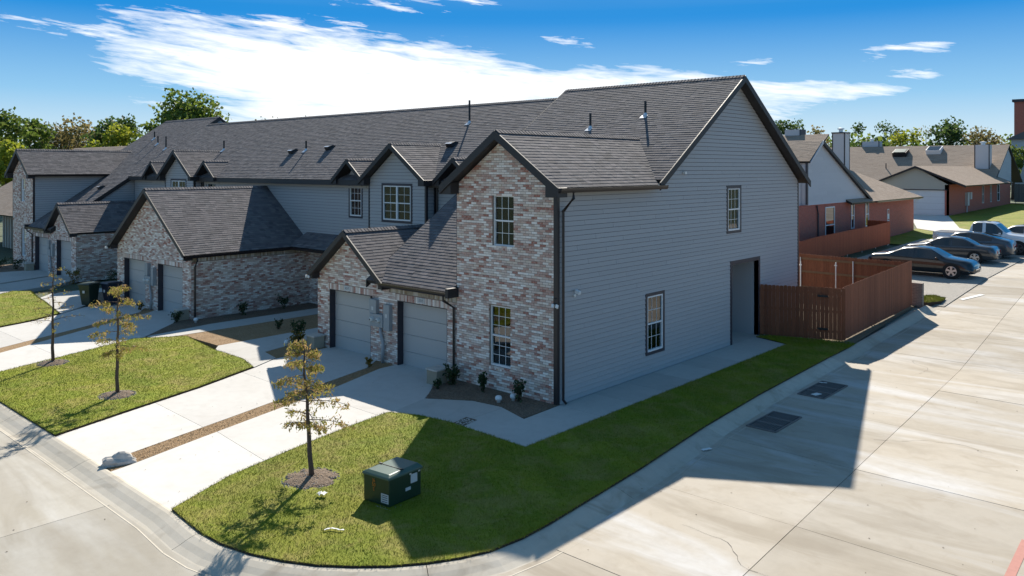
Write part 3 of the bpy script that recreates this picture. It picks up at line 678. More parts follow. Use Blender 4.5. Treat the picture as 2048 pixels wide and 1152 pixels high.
def blades(name, poly, n, z, hmin, hmax, wd, mat, label, cat, zf=None, holes=()):
    q = scatter(poly, n)
    for hx, hy, hr in holes: q = q[np.hypot(q[:, 0] - hx, q[:, 1] - hy) > hr]
    ed = []
    for i in range(len(poly)):            # ragged growth over the edges
        p0, p1 = np.array(poly[i - 1]), np.array(poly[i]); L_ = np.hypot(*(p1 - p0)); k_ = int(L_ * 110)
        if k_: nn = np.array([p1[1] - p0[1], p0[0] - p1[0]]) / L_; ed.append(p0 + (p1 - p0) * RNG.random((k_, 1)) + nn * RNG.normal(0, .025, (k_, 1)))
    q = np.vstack([q] + ed)
    n = len(q); a = RNG.uniform(0, 2 * math.pi, n); h = RNG.uniform(hmin, hmax, n); ln = RNG.normal(0, .022, (n, 2))
    b = np.c_[np.cos(a), np.sin(a)] * wd / 2; zz = np.full(n, z) if zf is None else np.array([zf(x, y) for x, y in q])
    v = np.empty((n, 3, 3)); v[:, 0, :2] = q - b; v[:, 1, :2] = q + b; v[:, 2, :2] = q + ln; v[:, 0, 2] = v[:, 1, 2] = zz - .004; v[:, 2, 2] = zz + h
    me = bpy.data.meshes.new(name); me.from_pydata(v.reshape(-1, 3).tolist(), [], np.arange(3 * n).reshape(n, 3).tolist())
    t = me.attributes.new('tint', 'FLOAT', 'FACE'); t.data.foreach_set('value', RNG.uniform(0.01, 1, n).astype('f'))
    tag(stuff(link(name, me, mat)), label, cat)
RING = [(-.49, -7.34, .62), (-9.65, -7.52, .52), (-14.97, -7.42, .5)]
blades('grass', LAWN1, 110000, ZL, .015, .045, .010, 'lawn', 'patchy green lawn grass round the green utility box and along the alley', 'grass', holes=RING[:1] + [(1.45, -6.8, .38)])
blades('grass', LAWN2, 60000, ZL, .015, .045, .011, 'lawn', 'sunlit lawn grass round the two young cypress trees between the driveways', 'grass', holes=RING[1:])
blades('grass', LAWN3, 16000, ZL, .02, .05, .016, 'lawn', 'bright lawn grass beyond the wheeled bins', 'grass')
def chips(poly, n, z, smin, smax, mat, name, label):
    q = scatter(poly, n); mb = MB()
    for x, y in q:
        a, e = random.uniform(0, 6.28), random.uniform(-.5, .5); L = random.uniform(smin, smax); W = L * random.uniform(.3, .8); c, s = math.cos(a) * L, math.sin(a) * L
        c2, s2 = -math.sin(a) * W, math.cos(a) * W; h = L * random.uniform(.25, .5)
        mb.add([(x - c, y - s, z), (x + c2, y + s2, z), (x + c, y + s, z + e * L * .4), (x - c2, y - s2, z), (x, y, z + h)], [(0, 1, 4), (1, 2, 4), (2, 3, 4), (3, 0, 4)], random.random() + .001)
    tag(stuff(mb.build(name, mat)), label, 'mulch')
chips(BED1, 2600, .012, .012, .035, 'mulch', 'bark_mulch', 'dark bark mulch in the bed below the brick tower')
chips(STRIP1, 3600, -.02, .010, .028, 'gravel_tan', 'bark_mulch', 'tan mulch chips in the strip between the two near driveways')
chips(BED2, 1200, -.004, .012, .03, 'gravel_tan', 'bark_mulch', 'tan mulch chips in the bed left of the near garages')
chips(BED3, 1800, -.004, .012, .032, 'gravel_tan', 'bark_mulch', 'tan mulch chips in the bed between the two porch walks')
chips([(-.98, -2.86), (-.62, -2.86), (-.70, -2.32), (-1.06, -2.34)], 60, .014, .015, .05, 'rock', 'stones', 'small stones in the square hole of the front walk')
def tree_ring(x, y, r, label):
    mb = MB(); n = 22; vs = []; k = 5
    for j in range(k):
        for i in range(n):
            rr = r * (1 - j / (k - 1)) * (1 + .12 * math.sin(i * 2.1) + .07 * math.cos(i * 3.7)); a = 2 * math.pi * i / n
            vs.append((x + rr * math.cos(a), y + rr * math.sin(a), .0 + (.0, .055, .085, .10, .11)[j] + random.uniform(-.012, .012)))
    mb.add(vs, [(j * n + i, j * n + (i + 1) % n, (j + 1) * n + (i + 1) % n, (j + 1) * n + i) for j in range(k - 1) for i in range(n)])
    o = tag(mb.build('mulch_mound', 'mulch'), label, 'mulch mound'); c = MB()
    for _ in range(520):
        a = random.uniform(0, 6.28); q = r * math.sqrt(random.random()) * .97; X, Y = x + q * math.cos(a), y + q * math.sin(a); z = .02 + .09 * (1 - q / r); L = random.uniform(.012, .045); b = random.uniform(0, 6.28)
        c.add([(X - L * math.cos(b), Y - L * math.sin(b), z), (X - L * .4 * math.sin(b), Y + L * .4 * math.cos(b), z + .012), (X + L * math.cos(b), Y + L * math.sin(b), z), (X, Y, z + L * .6)], [(0, 1, 3), (1, 2, 3), (2, 0, 3)], random.random() + .001)
    stuff(c.build('mulch_chips', 'gravel_pale', o))
tree_ring(*RING[0], 'raised mulch mound round the young tree next to the green utility box')
tree_ring(*RING[1], 'mulch mound round the young tree beside the driveway edge of the middle lawn')
tree_ring(*RING[2], 'mulch mound round the almost bare young tree on the middle lawn')

# ------------------------------------------------------------------ the town houses
ZE = lambda y: 2.86 + .66 * y           # end unit front roof slope
ZM = lambda y: 2.77 + .66 * y           # middle front roof slope
RY, RZ = 10.33, ZE(10.33)
K = math.hypot(1, .66)
def roof_vent(house, x, y, zf, hgt, tf=None):
    z = zf(y); mb = MB().tube([(x, y, z - .05), (x, y, z + hgt)], .045, 10); o = mb.build('vent_pipe', 'pipe_black', house, tf)
    MB().tube([(x, y, z - .02), (x, y, z + .04), (x, y, z + .09)], [.10, .07, .05], 12).build('flashing', 'metal_flash', o, tf)
    fr = Frame((x - .13, y - .20, zf(y - .20) + .022), (1, 0, 0), (0, 1, .66)); MB().prism([fr.p(0, 0), fr.p(.26, 0), fr.p(.26, .2), fr.p(0, .2)], fr.Nn * .006).build('flashing', 'metal_flash', o, tf)
def box_vent(house, x, y, zf, tf=None):
    fr = Frame((x - .2, y - .15, zf(y - .15)), (1, 0, 0), (0, 1, .66)); mb = MB()
    mb.add([fr.p(0, 0, .02), fr.p(.4, 0, .02), fr.p(.4, .42, .02), fr.p(0, .42, .02), fr.p(.03, .0, .20), fr.p(.37, 0, .20), fr.p(.37, .30, .14), fr.p(.03, .30, .14)], [(0, 1, 5, 4), (1, 2, 6, 5), (2, 3, 7, 6), (3, 0, 4, 7), (4, 5, 6, 7)])
    o = mb.build('box_vent', 'pipe_black', house, tf)
    MB().prism([fr.p(.02, -.01, .205), fr.p(.38, -.01, .205), fr.p(.38, .1, .19), fr.p(.02, .1, .19)], fr.Nn * .012).build('vent_hood', 'metal_flash', o, tf)

def end_house(name, label, tf=None, near=True, org=(-4, 0, 0)):
    H = thing(name, label, 'house', org); nb, ns = (300, 300) if near else (0, 0)
    TW = 3.82
    # --- brick tower front
    ff = Frame((-TW, 0, 0), (1, 0, 0), (0, 0, 1)); top = [(0, 5.86), (TW / 2, 5.86 + TW / 2 * .70), (TW, 5.86)]
    wu = (1.44 + .02, 2.29 - .0, 4.12, 5.58); wl = (1.32 + .02, 2.17, .68, 2.42)
    brick_wall(H, ff, 0, TW - .09, -.12, [(0, 5.86), (TW / 2, 5.86 + TW / 2 * .70), (TW - .09, 5.86 + .09 * .70)], [wu, wl], nb, tf, 'tower_wall')
    MB().box((-.092, -.012, -.12), (.03, .0, 5.8)).build('corner_trim', 'black_trim', H, tf)
    MB().box((.0, .001, -.1), (.03, .10, 5.8)).build('corner_trim', 'black_trim', H, tf)
    for wd in (wu, wl):
        window(H, ff, *wd, trim=0, tf=tf, recess=.075, blinds=1. if wd is wu else 0., curtain=None if wd is wu else .93, grid=(3, 4) if wd is wu else (3, 6))
        k = pieces(wd[0], wd[1], wd[2] - .10, wd[2] - .002, .10, BR_C + .004, GAP); mb = MB()
        for pc in k: emit(mb, ff, pc, .022, .006, .002)
        stuff(mb.build('brick_sill', 'brick', H, tf))
    # --- siding side wall: tower and main block in one plane
    sf = Frame((0, 0, 0), (0, 1, 0), (0, 0, 1)); YE = 15.87
    holes = [(4.43, 5.33, .66, 2.38), (9.72, 10.64, 4.1, 5.62), (10.02, 12.17, -.14, 2.86)]
    stop = [(0, 5.83), (4.6, ZE(4.6) - .12), (RY, RZ - .14), (YE, 5.82)]
    hp = [half((RY, RZ - .15), (4.6, ZE(4.6) - .13)), half((YE, 5.82), (RY, RZ - .15))]
    wall = side_wall(H, sf, .104, YE, -.14, stop, holes, 300 if near else 0, tf, 'gable_wall', clipfrom=5.86, hp=hp)
    MB().box((-.1, YE - .03, -.1), (.028, YE + .06, 5.85)).build('corner_trim', 'black_trim', H, tf)
    for (a, b, c, d), bl, cu in ((holes[0], 0, .42), (holes[1], .45, None)):
        window(H, sf, a, b, c, d, trim=.10, tf=tf, grid=(3, 4), blinds=bl, curtain=cu)
    # recessed side entry
    a, b, c, d = holes[2]; e = MB()
    e.box((-1.25, a, -.1), (-1.2, b, d)).box((-1.2, b - .0, -.1), (-.0, b + .02, d)).box((-1.2, a - .02, -.1), (0, a, d)).box((-1.2, a, d), (0, b, d + .02))
    en = e.build('entry_recess', 'siding', H, tf)
    t = MB().box((-.02, a - .13, -.1), (.03, a, d + .14)).box((-.02, b, -.1), (.03, b + .13, d + .14)).box((-.02, a, d), (.03, b, d + .14)); t.build('entry_trim', 'trim_dark', en, tf)
    MB().box((-1.2, a + .5, .02), (-1.16, a + 1.45, 2.1)).build('door', 'door_paint', en, tf)
    struct_f = MB().box((-1.2, a, -.1), (.06, b, .0)).build('entry_floor', 'walk', en, tf)
    # --- main roof
    P0 = (-7.8, -.3, ZE(-.3)); vl = (RY + .3) * K; vE = (4.75 + .3) * K
    roof_plane(H, P0, (.35, -.3, ZE(-.3)), (-7.8, 5, ZE(5)), 0, 3.98, vl, nsingle=150 if near else 0, tf=tf)
    roof_plane(H, P0, (.35, -.3, ZE(-.3)), (-7.8, 5, ZE(5)), 3.983, 8.15, vl, hp=[(0, -1, -vE)], tf=tf)
    roof_plane(H, (.35, 16.25, RZ - (16.25 - RY) * .65), (-7.8, 16.25, RZ - (16.25 - RY) * .65), (.35, RY, RZ), 0, 8.15, math.hypot(16.25 - RY, (16.25 - RY) * .65), tf=tf, tabs=False)
    ridge_caps(H, (.35, RY, RZ + .01), (-7.8, RY, RZ + .01), tf)
    barge(H, (.35, RY, RZ + .01), (.35, 4.6, ZE(4.6) + .01), tf, out=(1, 0, 0)); barge(H, (.35, RY, RZ + .01), (.35, 16.3, RZ - (16.3 - RY) * .65 + .01), tf, out=(1, 0, 0))
    barge(H, (-7.8, RY, RZ + .01), (-7.8, -.3, ZE(-.3) + .01), tf, out=(-1, 0, 0), depth=.26)
    gutter(H, (-7.0, -.33, ZE(-.3) - .01), (-3.86, -.33, ZE(-.3) - .01), (0, -1, 0), tf)
    MB().box((-3.86, -.46, ZE(-.3) - .16), (-3.74, -.02, ZE(-.3) + .12)).build('eave_end', 'fascia', H, tf)
    # wall under the catslide on the inner side, rear wall and floor edge
    cf = Frame((-7.72, RY, 0), (0, -1, 0), (0, 0, 1)) 
    side_wall(H, Frame((-7.72, 15.8, 0), (0, -1, 0), (0, 0, 1)), 0, 15.8, 0, [(0, 5.7), (15.8 - RY, RZ - .16), (15.8, ZE(0) - .16)], (), 0, tf, 'inner_wall', thick=.1)
    MB().box((-7.7, 15.7, -.1), (0, 15.86, 5.75)).build('rear_wall', 'siding', H, tf)
    # tower inner side wall (siding above the catslide)
    side_wall(H, Frame((-TW - .0, 6.5, 0), (0, -1, 0), (0, 0, 1)), 0, 6.38, 2.5, [(0, 5.86), (6.38, 5.86)], (), 0, tf, 'tower_side', thick=.1)
    MB().box((-TW - .025, .0, 2.4), (-TW - .001, .1, 5.8)).build('corner_trim', 'black_trim', H, tf)
    # --- tower roof
    zr = 7.40; sl = .70; hx = 2.24; Ks = math.hypot(1, sl); cx = -TW / 2; ze = zr - hx * sl
    yv = lambda z: (z - 2.86) / .66
    ln = lambda y: y + .36
    for sgn, n1 in ((1, 150 if near else 0), (-1, 0)):
        q = (half((ln(yv(ze)) + .05, 0), (ln(yv(zr)) + .05, hx * Ks)))
        roof_plane(H, (cx + sgn * hx, -.36, ze), (cx + sgn * hx, 8, ze), (cx, -.36, zr), 0, 7.6, hx * Ks, hp=[q], nsingle=n1, tf=tf)
        gutter(H, (cx + sgn * (hx + .01), -.34, ze - .01), (cx + sgn * (hx + .01), yv(ze) + .45, ze - .01), (sgn, 0, 0), tf)
        barge(H, (cx, -.36, zr + .012), (cx + sgn * (hx + .04), -.36, ze + .0), tf, depth=.25)
        MB().prism([(cx + sgn * (hx + .04), -.36, ze - .25), (cx + sgn * (hx - .42), -.36, ze - .25), (cx + sgn * (hx - .42), -.36, ze + .1), (cx + sgn * (hx + .04), -.36, ze)], (0, .36, 0)).build('eave_return', 'fascia', H, tf)
    ridge_caps(H, (cx, -.36, zr + .012), (cx, yv(zr) + .1, zr + .012), tf)
    # --- garages
    gf = Frame((-11.0, 0, 0), (1, 0, 0), (0, 0, 1)); W = 11.0 - TW
    ga, gb = 1.97, 4.02                # gable apex and foot (u)
    d1 = (.70, 3.05, -.12, 2.09); d2 = (4.41, 6.76, -.12, 2.09)
    gtop = [(0, 2.60), (ga, 2.60 + ga * .76), (gb - .02, 2.62), (W, 2.62)]
    wl2 = wall_base(gf, 0, W, -.12, gtop, [d1, d2], .16).build('garage_wall', 'mortar', H, tf)
    sold = [(d1[0] - .1, d1[1] + .1, 2.09, 2.30), (d2[0] - .1, d2[1] + .1, 2.09, 2.30)]
    lines = slope_lines(gtop[:3]); pcs = pieces(.0, W - .006, -.12, 4.2, BR_C, BR_L, GAP, lines, [d1, d2] + sold + [(4.0, W, 2.31, 2.70)], lambda j: (j % 2) * BR_L / 2, 2.36)
    pcs2 = pieces(4.0, W - .006, -.12 + 37 * BR_C, 2.62, BR_C, BR_L, GAP, (), [(4.0, W, 2.42, 2.70)])
    lay(gf, [p for p in pcs if not (p[1] > 2.30 and p[0][0][0] > 4.0)], .014, .014, 'brick', wl2, 'brick', 'brickwork', 0, .003, tf)
    for (a, b, c, d), mt in ((sold[0], 'brick'), (sold[1], 'brick'), ((4.05, W - .01, 2.32, 2.52), 'brick_tan')):
        mb = MB()
        for pc in pieces(a, b, c, d, d - c, BR_C + .004, GAP): emit(mb, gf, pc, .012, .012, .003)
        stuff(mb.build('soldier_course', mt, wl2, tf))
    for d in (d1, d2): garage_door(H, gf, *d, tf=tf)
    # left brick side of the garages
    brick_wall(H, Frame((-11.0, 5.2, 0), (0, -1, 0), (0, 0, 1)), 0, 5.2, -.12, [(0, 2.6), (5.2, 2.6)], (), 0, tf, 'garage_side')
    gx = -11 + ga + .0; gz = 4.22; gh2 = 2.08; gs = .77; gk = math.hypot(1, gs)
    for sgn in (-1, 1):
        hpq = [] if sgn < 0 else []
        roof_plane(H, (gx + sgn * gh2, -.34, gz - gh2 * gs), (gx + sgn * gh2, 5.3, gz - gh2 * gs), (gx, -.34, gz), 0, 5.5, gh2 * gk, tf=tf, nsingle=0)
        barge(H, (gx, -.34, gz + .012), (gx + sgn * (gh2 + .03), -.34, gz - gh2 * gs), tf, depth=.21)
        MB().prism([(gx + sgn * (gh2 + .03), -.34, gz - gh2 * gs - .2), (gx + sgn * (gh2 - .22), -.34, gz - gh2 * gs - .2), (gx + sgn * (gh2 - .22), -.34, gz - gh2 * gs + .1), (gx + sgn * (gh2 + .03), -.34, gz - gh2 * gs)], (0, .34, 0)).build('eave_return', 'fascia', H, tf)
    ridge_caps(H, (gx, -.34, gz + .012), (gx, 5.1, gz + .012), tf)
    # --- downspouts
    e0 = ze - .12
    downspout(H, [(.42, .2, e0), (.42, .2, e0 - .16), (.09, .18, e0 - .52), (.09, .18, .3), (.09, .18, .12), (.22, .14, .06)], tf)
    eg = ZE(-.3) - .13
    downspout(H, [(-4.02, -.39, eg), (-4.02, -.39, eg - .12), (-3.9, -.07, eg - .36), (-3.9, -.07, .3), (-3.9, -.07, .1)], tf)
    # --- vents on the roof
    for x, y, h in ((-4.47, 7.55, .55), (-2.47, 8.2, .5)): roof_vent(H, x, y, ZE, h, tf)
    return H
HA = end_house('town_house', 'near end town house with a tall brick tower, grey siding gable and two garage doors')
MIR = lambda p: (-46.2 - p[0], p[1] + .4, p[2] * 1.018)
HC = end_house('town_house', 'far end town house with a narrow brick tower, mirror image beyond the middle garages', MIR, False, (-42, .4, 0))

def middle_house():
    H = thing('town_house', 'middle town houses with gabled dormers and a big double brick garage in front', 'house', (-23, 2, 0))
    X0, X1 = -38.4, -7.85; L = X1 - X0; YR = 9.9; ZRd = ZM(YR); YW = 5.0
    # front wall
    wf = Frame((X0, YW, 0), (1, 0, 0), (0, 0, 1)); U = lambda x: x - X0
    small = [(-15.44, (-15.86, -15.03)), (-28.4, (-28.97, -28.13)), (-35.0, None), (-8.72, None)]
    holes = [(U(a), U(b), 4.22, 5.58) for _, ab in small if ab for a, b in [ab]]
    side_wall(H, wf, 0, L, 0, [(0, 5.72), (L, 5.72)], holes, 150, None, 'upper_wall')
    for h in holes: window(H, wf, *h, trim=.09, grid=(3, 4), blinds=.6)
    # main roof
    vl = (YR - 4.62) * K
    roof_plane(H, (X0, 4.62, ZM(4.62)), (X1, 4.62, ZM(4.62)), (X0, 6, ZM(6)), 0, L, vl)
    roof_plane(H, (X1, 15.4, ZRd - 5.5 * .65), (X0, 15.4, ZRd - 5.5 * .65), (X1, YR, ZRd), 0, L, 5.5 * math.hypot(1, .65), tabs=False)
    ridge_caps(H, (X1, YR, ZRd + .01), (X0, YR, ZRd + .01))
    MB().box((X0, 15.0, -.1), (X1, 15.2, 5.6)).build('rear_wall', 'siding', H)
    MB().box((X0, 4.58, ZM(4.62) - .24), (X1, 4.62, ZM(4.62) - .005)).build('fascia_board', 'fascia', H); MB().box((X0, 4.62, ZM(4.62) - .24), (X1, YW, ZM(4.62) - .21)).build('soffit', 'fascia', H)
    # small wall gables
    for ax, ab in small:
        zt = 6.74; hw = 1.12; s = .80; k = math.hypot(1, s); g = Frame((ax - .8, YW - .02, 0), (1, 0, 0), (0, 0, 1))
        side_wall(H, g, 0, 1.6, 5.45, [(0, 5.72), (.8, 6.5), (1.6, 5.72)], (), 0, None, 'gable_face', thick=.3) if True else 0
        for sg in (-1, 1):
            yb = (zt - 2.77) / .66; ye = (zt - hw * s - 2.77) / .66
            roof_plane(H, (ax + sg * hw, 4.5, zt - hw * s), (ax + sg * hw, 7, zt - hw * s), (ax, 4.5, zt), 0, 2.3, hw * k, hp=[half((max(.1, ye - 4.5 + .1), 0), (yb - 4.5 + .1, hw * k))])
            barge(H, (ax, 4.5, zt + .012), (ax + sg * (hw + .03), 4.5, zt - hw * s), depth=.2)
            MB().prism([(ax + sg * (hw + .03), 4.5, zt - hw * s - .2), (ax + sg * (hw - .32), 4.5, zt - hw * s - .2), (ax + sg * (hw - .32), 4.5, zt - hw * s + .1), (ax + sg * (hw + .03), 4.5, zt - hw * s)], (0, .5, 0)).build('eave_return', 'fascia', H)
        ridge_caps(H, (ax, 4.5, zt + .012), (ax, yb, zt + .012), w=.12, drop=.09)
    # large projecting dormer bays
    for ax, (x0, x1), (w0, w1) in ((-12.05, (-13.85, -10.25), (-12.9, -11.15)), (-31.25, (-33.0, -29.5), (-32.2, -30.47))):
        YB = 4.5; g = Frame((x0, YB, 0), (1, 0, 0), (0, 0, 1)); Wd = x1 - x0; zt = 7.36; hw = 2.08; s = .72; k = math.hypot(1, s); hole = (w0 - x0, w1 - x0, 4.2, 5.62)
        side_wall(H, g, 0, Wd, 2.9, [(0, zt - (Wd / 2) * s - .2), (Wd / 2, zt - .2), (Wd, zt - (Wd / 2) * s - .2)], [hole], 0, None, 'bay_wall', thick=.12)
        side_wall(H, Frame((x1, YB, 0), (0, 1, 0), (0, 0, 1)), 0, YW - YB, 2.9, [(0, 5.8), (YW - YB, 5.8)], (), 0, None, 'bay_side', thick=.1)
        for xx in (x0 - .03, x1 - .06): MB().box((xx, YB - .025, 2.9), (xx + .09, YB + .08, 5.75)).build('corner_trim', 'black_trim', H)
        MB().box((x1, YW - .1, 2.9), (x1 + .09, YW - .001, 5.75)).build('corner_trim', 'black_trim', H)
        window(H, g, *hole, trim=.10, double=True, grid=(2, 4), blinds=1.)
        yb = (zt - 2.77) / .66; ye = (zt - hw * s - 2.77) / .66
        for sg in (-1, 1):
            roof_plane(H, (ax + sg * hw, 4.14, zt - hw * s), (ax + sg * hw, 8, zt - hw * s), (ax, 4.14, zt), 0, 3.9, hw * k, hp=[half((max(.1, ye - 4.14 + .15), 0), (yb - 4.14 + .15, hw * k))])
            barge(H, (ax, 4.14, zt + .012), (ax + sg * (hw + .03), 4.14, zt - hw * s), depth=.22)
            MB().prism([(ax + sg * (hw + .03), 4.14, zt - hw * s - .22), (ax + sg * (hw - .36), 4.14, zt - hw * s - .22), (ax + sg * (hw - .36), 4.14, zt - hw * s + .1), (ax + sg * (hw + .03), 4.14, zt - hw * s)], (0, .5, 0)).build('eave_return', 'fascia', H)
        ridge_caps(H, (ax, 4.14, zt + .012), (ax, yb, zt + .012), w=.13)
        downspout(H, [(x1 + .16, YW - .06, 5.7), (x1 + .16, YW - .06, 3.3)])
    # double garage
    GX0, GX1, GY = -26.5, -19.0, -.8; ax = -22.76; zt = 5.42; s = .70; hw = 3.88; k = math.hypot(1, s); gf = Frame((GX0, GY, 0), (1, 0, 0), (0, 0, 1)); Wd = GX1 - GX0
    d1 = (.78, 3.1, -.1, 2.11); d2 = (4.36, 6.74, -.1, 2.11)
    brick_wall(H, gf, 0, Wd, -.12, [(0, 2.62), (Wd / 2, 2.62 + Wd / 2 * s), (Wd, 2.62)], [d1, d2], 0, None, 'garage_front', [(d1[0] - .1, d1[1] + .1, 2.11, 2.31), (d2[0] - .1, d2[1] + .1, 2.11, 2.31)])
    for d in (d1, d2): garage_door(H, gf, *d)
    brick_wall(H, Frame((GX1, GY, 0), (0, 1, 0), (0, 0, 1)), 0, 5.85, -.12, [(0, 2.62), (5.85, 2.62)], (), 0, None, 'garage_side', [(0.02, 5.83, 2.41, 2.61)])
    for sg in (-1, 1):
        ze = zt - hw * s
        roof_plane(H, (ax + sg * hw, -1.14, ze), (ax + sg * hw, 5, ze), (ax, -1.14, zt), 0, 6.12, hw * k)
        barge(H, (ax, -1.14, zt + .012), (ax + sg * (hw + .02), -1.14, ze), depth=.2)
        gutter(H, (ax + sg * (hw + .01), -1.12, ze - .01), (ax + sg * (hw + .01), 4.0 if sg > 0 else 4.9, ze - .01), (sg, 0, 0))
        MB().prism([(ax + sg * (hw + .02), -1.14, ze - .22), (ax + sg * (hw - .2), -1.14, ze - .22), (ax + sg * (hw - .2), -1.14, ze + .1), (ax + sg * (hw + .02), -1.14, ze)], (0, .34, 0)).build('eave_return', 'fascia', H)
        downspout(H, [(ax + sg * (hw + .06), -.62, ze - .12), (ax + sg * (hw + .06), -.62, ze - .24), (ax + sg * (Wd / 2 + .06), -.66, ze - .5), (ax + sg * (Wd / 2 + .06), -.66, .1)])
    ridge_caps(H, (ax, -1.14, zt + .012), (ax, 4.95, zt + .012))
    # porch roofs between the garages and brick below
    for a, b in ((-19.2, -10.9), (-35.4, -26.4)):
        roof_plane(H, (a, 3.9, 2.72), (b, 3.9, 2.72), (a, 5.0, 3.32), 0, b - a, math.hypot(1.1, .6)); gutter(H, (a, 3.89, 2.71), (b, 3.89, 2.71), (0, -1, 0))
        fr = Frame((a, 4.93, 0), (1, 0, 0), (0, 0, 1)); brick_wall(H, fr, 0, b - a, -.12, [(0, 2.75), (b - a, 2.75)], (), 0, None, 'porch_wall', thick=.1)
        MB().box((b - 2.2, 4.86, 0), (b - 1.25, 4.915, 2.1)).build('door', 'door_paint', H)
        MB().box(((a + b) / 2 - .1, 3.95, -.05), ((a + b) / 2 + .1, 4.15, 2.62)).build('porch_post', 'window_white', H)
    for x, y, h in ((-11.81, 8.47, 1.0), (-22.03, 6.79, .5), (-30.9, 7.02, .55)): roof_vent(H, x, y, ZM, h)
    for x, y in ((-11.23, 6.87), (-20.05, 6.89), (-22.98, 6.66)): box_vent(H, x, y, ZM)
    return H
HB = middle_house()
roof_vent(HC, -6.9, 7.0, ZE, .8, MIR); box_vent(HC, -6.2, 3.2, ZE, MIR)

# ------------------------------------------------------------------ fittings of the houses
def on_wall(house, fr):
    pass
def number_plate(u, s, wall_y, x0, z, lab):
    o = MB().box((x0 - .17, wall_y - .03, z - .085), (x0 + .17, wall_y - .014, z + .085)).build('number_plate', 'sticker', HA)
    text('lettering', s, .115, 'dark_ink', o, Matrix.Translation((x0, wall_y - .032, z)) @ Matrix.Rotation(math.pi / 2, 4, 'X'))
number_plate(0, '3217', 0, -9.25, 2.20, ''); number_plate(0, '3215', 0, -5.42, 2.20, '')
def meters():
    t = thing('meter_cabinet', 'grey electric meter boxes with two round meters between the near garage doors', 'electric meter', (-7.3, -.1, 0))
    bevel(MB().box((-7.86, -.16, 1.56), (-7.5, -.012, 2.02)).build('breaker_box', 'meter_grey', t), .01)
    bevel(MB().box((-7.80, -.18, 1.14), (-7.14, -.012, 1.555)).build('meter_base', 'meter_grey', t), .01)
    bevel(MB().box((-7.12, -.16, 1.06), (-6.82, -.012, 1.92)).build('breaker_box', 'meter_grey', t), .01)
    for x in (-7.66, -7.32):
        o = MB().lathe((x, -.18, 1.37), [(.085, 0), (.085, -.03), (.07, -.09), (.045, -.11)], 18, 'y').build('meter', 'meter_glass', t); MB().lathe((x, -.29, 1.37), [(.03, 0), (.03, -.004)], 12, 'y').build('meter_face', 'dark_ink', o)
    MB().tube([(-7.34, -.09, 1.14), (-7.34, -.09, .95), (-7.28, -.09, .8), (-7.2, -.1, .62), (-7.2, -.1, .4), (-7.22, -.1, -.05)], .055, 12).build('conduit', 'pvc', t, smooth=True)
    for x, z in ((-7.68, 1.72), (-6.97, 1.55)): MB().box((x - .05, -.164, z - .06), (x + .05, -.161, z + .06)).build('label', 'sticker', t)
    MB().tube([(-7.84, -.08, 2.02), (-7.84, -.08, 2.10)], .03, 8).build('hub', 'pipe_black', t)
meters()
def meters_far():
    t = thing('meter_cabinet', 'grey electric meter boxes between the two doors of the big middle garage', 'electric meter', (-22.8, -.9, 0))
    for b in (((-23.1, -.98, 1.5), (-22.82, -.812, 2.05)), ((-23.12, -1.0, 1.12), (-22.5, -.812, 1.495)), ((-22.48, -.98, 1.1), (-22.24, -.812, 1.9))): bevel(MB().box(*b).build('meter_base', 'meter_grey', t), .01)
    for x in (-23.0, -22.66): MB().lathe((x, -1.0, 1.32), [(.08, 0), (.08, -.05), (.04, -.1)], 14, 'y').build('meter', 'meter_glass', t)
    MB().tube([(-22.7, -.9, 1.12), (-22.7, -.9, .9), (-22.6, -.9, .6), (-22.66, -.9, -.05)], .05, 10).build('conduit', 'pvc', t, smooth=True)
    t = thing('meter_cabinet', 'grey electric meter boxes between the garage doors of the far end house', 'electric meter', (-39, .3, 0))
    for b in (((-39.35, .24, 1.5), (-39.1, .388, 2.0)), ((-39.3, .22, 1.12), (-38.8, .388, 1.49)), ((-38.75, .24, 1.1), (-38.5, .388, 1.85))): MB().box(*b).build('meter_base', 'meter_grey', t)
    MB().tube([(-39, .3, 1.12), (-39, .3, .9), (-38.9, .3, .6), (-38.95, .3, -.05)], .05, 10).build('conduit', 'pvc', t, smooth=True)
meters_far()
def flood():
    t = thing('security_light', 'twin headed white security light on the black corner trim of the tower', 'light', (0, -.02, 2.75))
    MB().box((-.06, -.06, 2.72), (.06, -.013, 2.86)).build('mount', 'pipe_black', t)
    for x in (-.09, .05): bevel(MB().obox((x, -.13, 2.64), (.085, -.02, 0), (0, .05, -.03), (0, .03, .09)).build('lamp_head', 'white_plastic', t), .006)
    t = thing('security_camera', 'small pale security camera on the grey siding above the side window', 'camera', (.05, .78, 2.9))
    MB().lathe((.02, .76, 2.86), [(.05, 0), (.05, .02), (.03, .03)], 12, 'x').build('bracket', 'white_plastic', t)
    bevel(MB().obox((.06, .70, 2.94), (.13, .02, -.05), (0, .10, 0), (.02, 0, .09)).build('camera_body', 'white_plastic', t), .01)
    t = thing('security_camera', 'tiny white camera high on the grey gable near the tower eave', 'camera', (.05, 6.6, 6.2))
    bevel(MB().box((.018, 6.55, 6.15), (.12, 6.66, 6.24)).build('camera_body', 'white_plastic', t), .01)
flood()
for (x, y, z, lab) in ((-11.12, -.30, 2.56, 'white eave flood light at the left corner of the near brick garages'), (-18.9, -1.22, 2.66, 'white eave flood light at the right corner of the big middle garage'), (-26.6, -1.22, 2.62, 'white eave flood light at the left corner of the big middle garage')):
    t = thing('flood_light', lab, 'light', (x, y, z))
    MB().box((x - .04, y - .03, z - .06), (x + .04, y + .12, z + .02)).build('mount', 'pipe_black', t)
    for dx in (-.1, .03): bevel(MB().box((x + dx, y - .10, z - .12), (x + dx + .08, y - .03, z - .03)).build('lamp_head', 'white_plastic', t), .008)
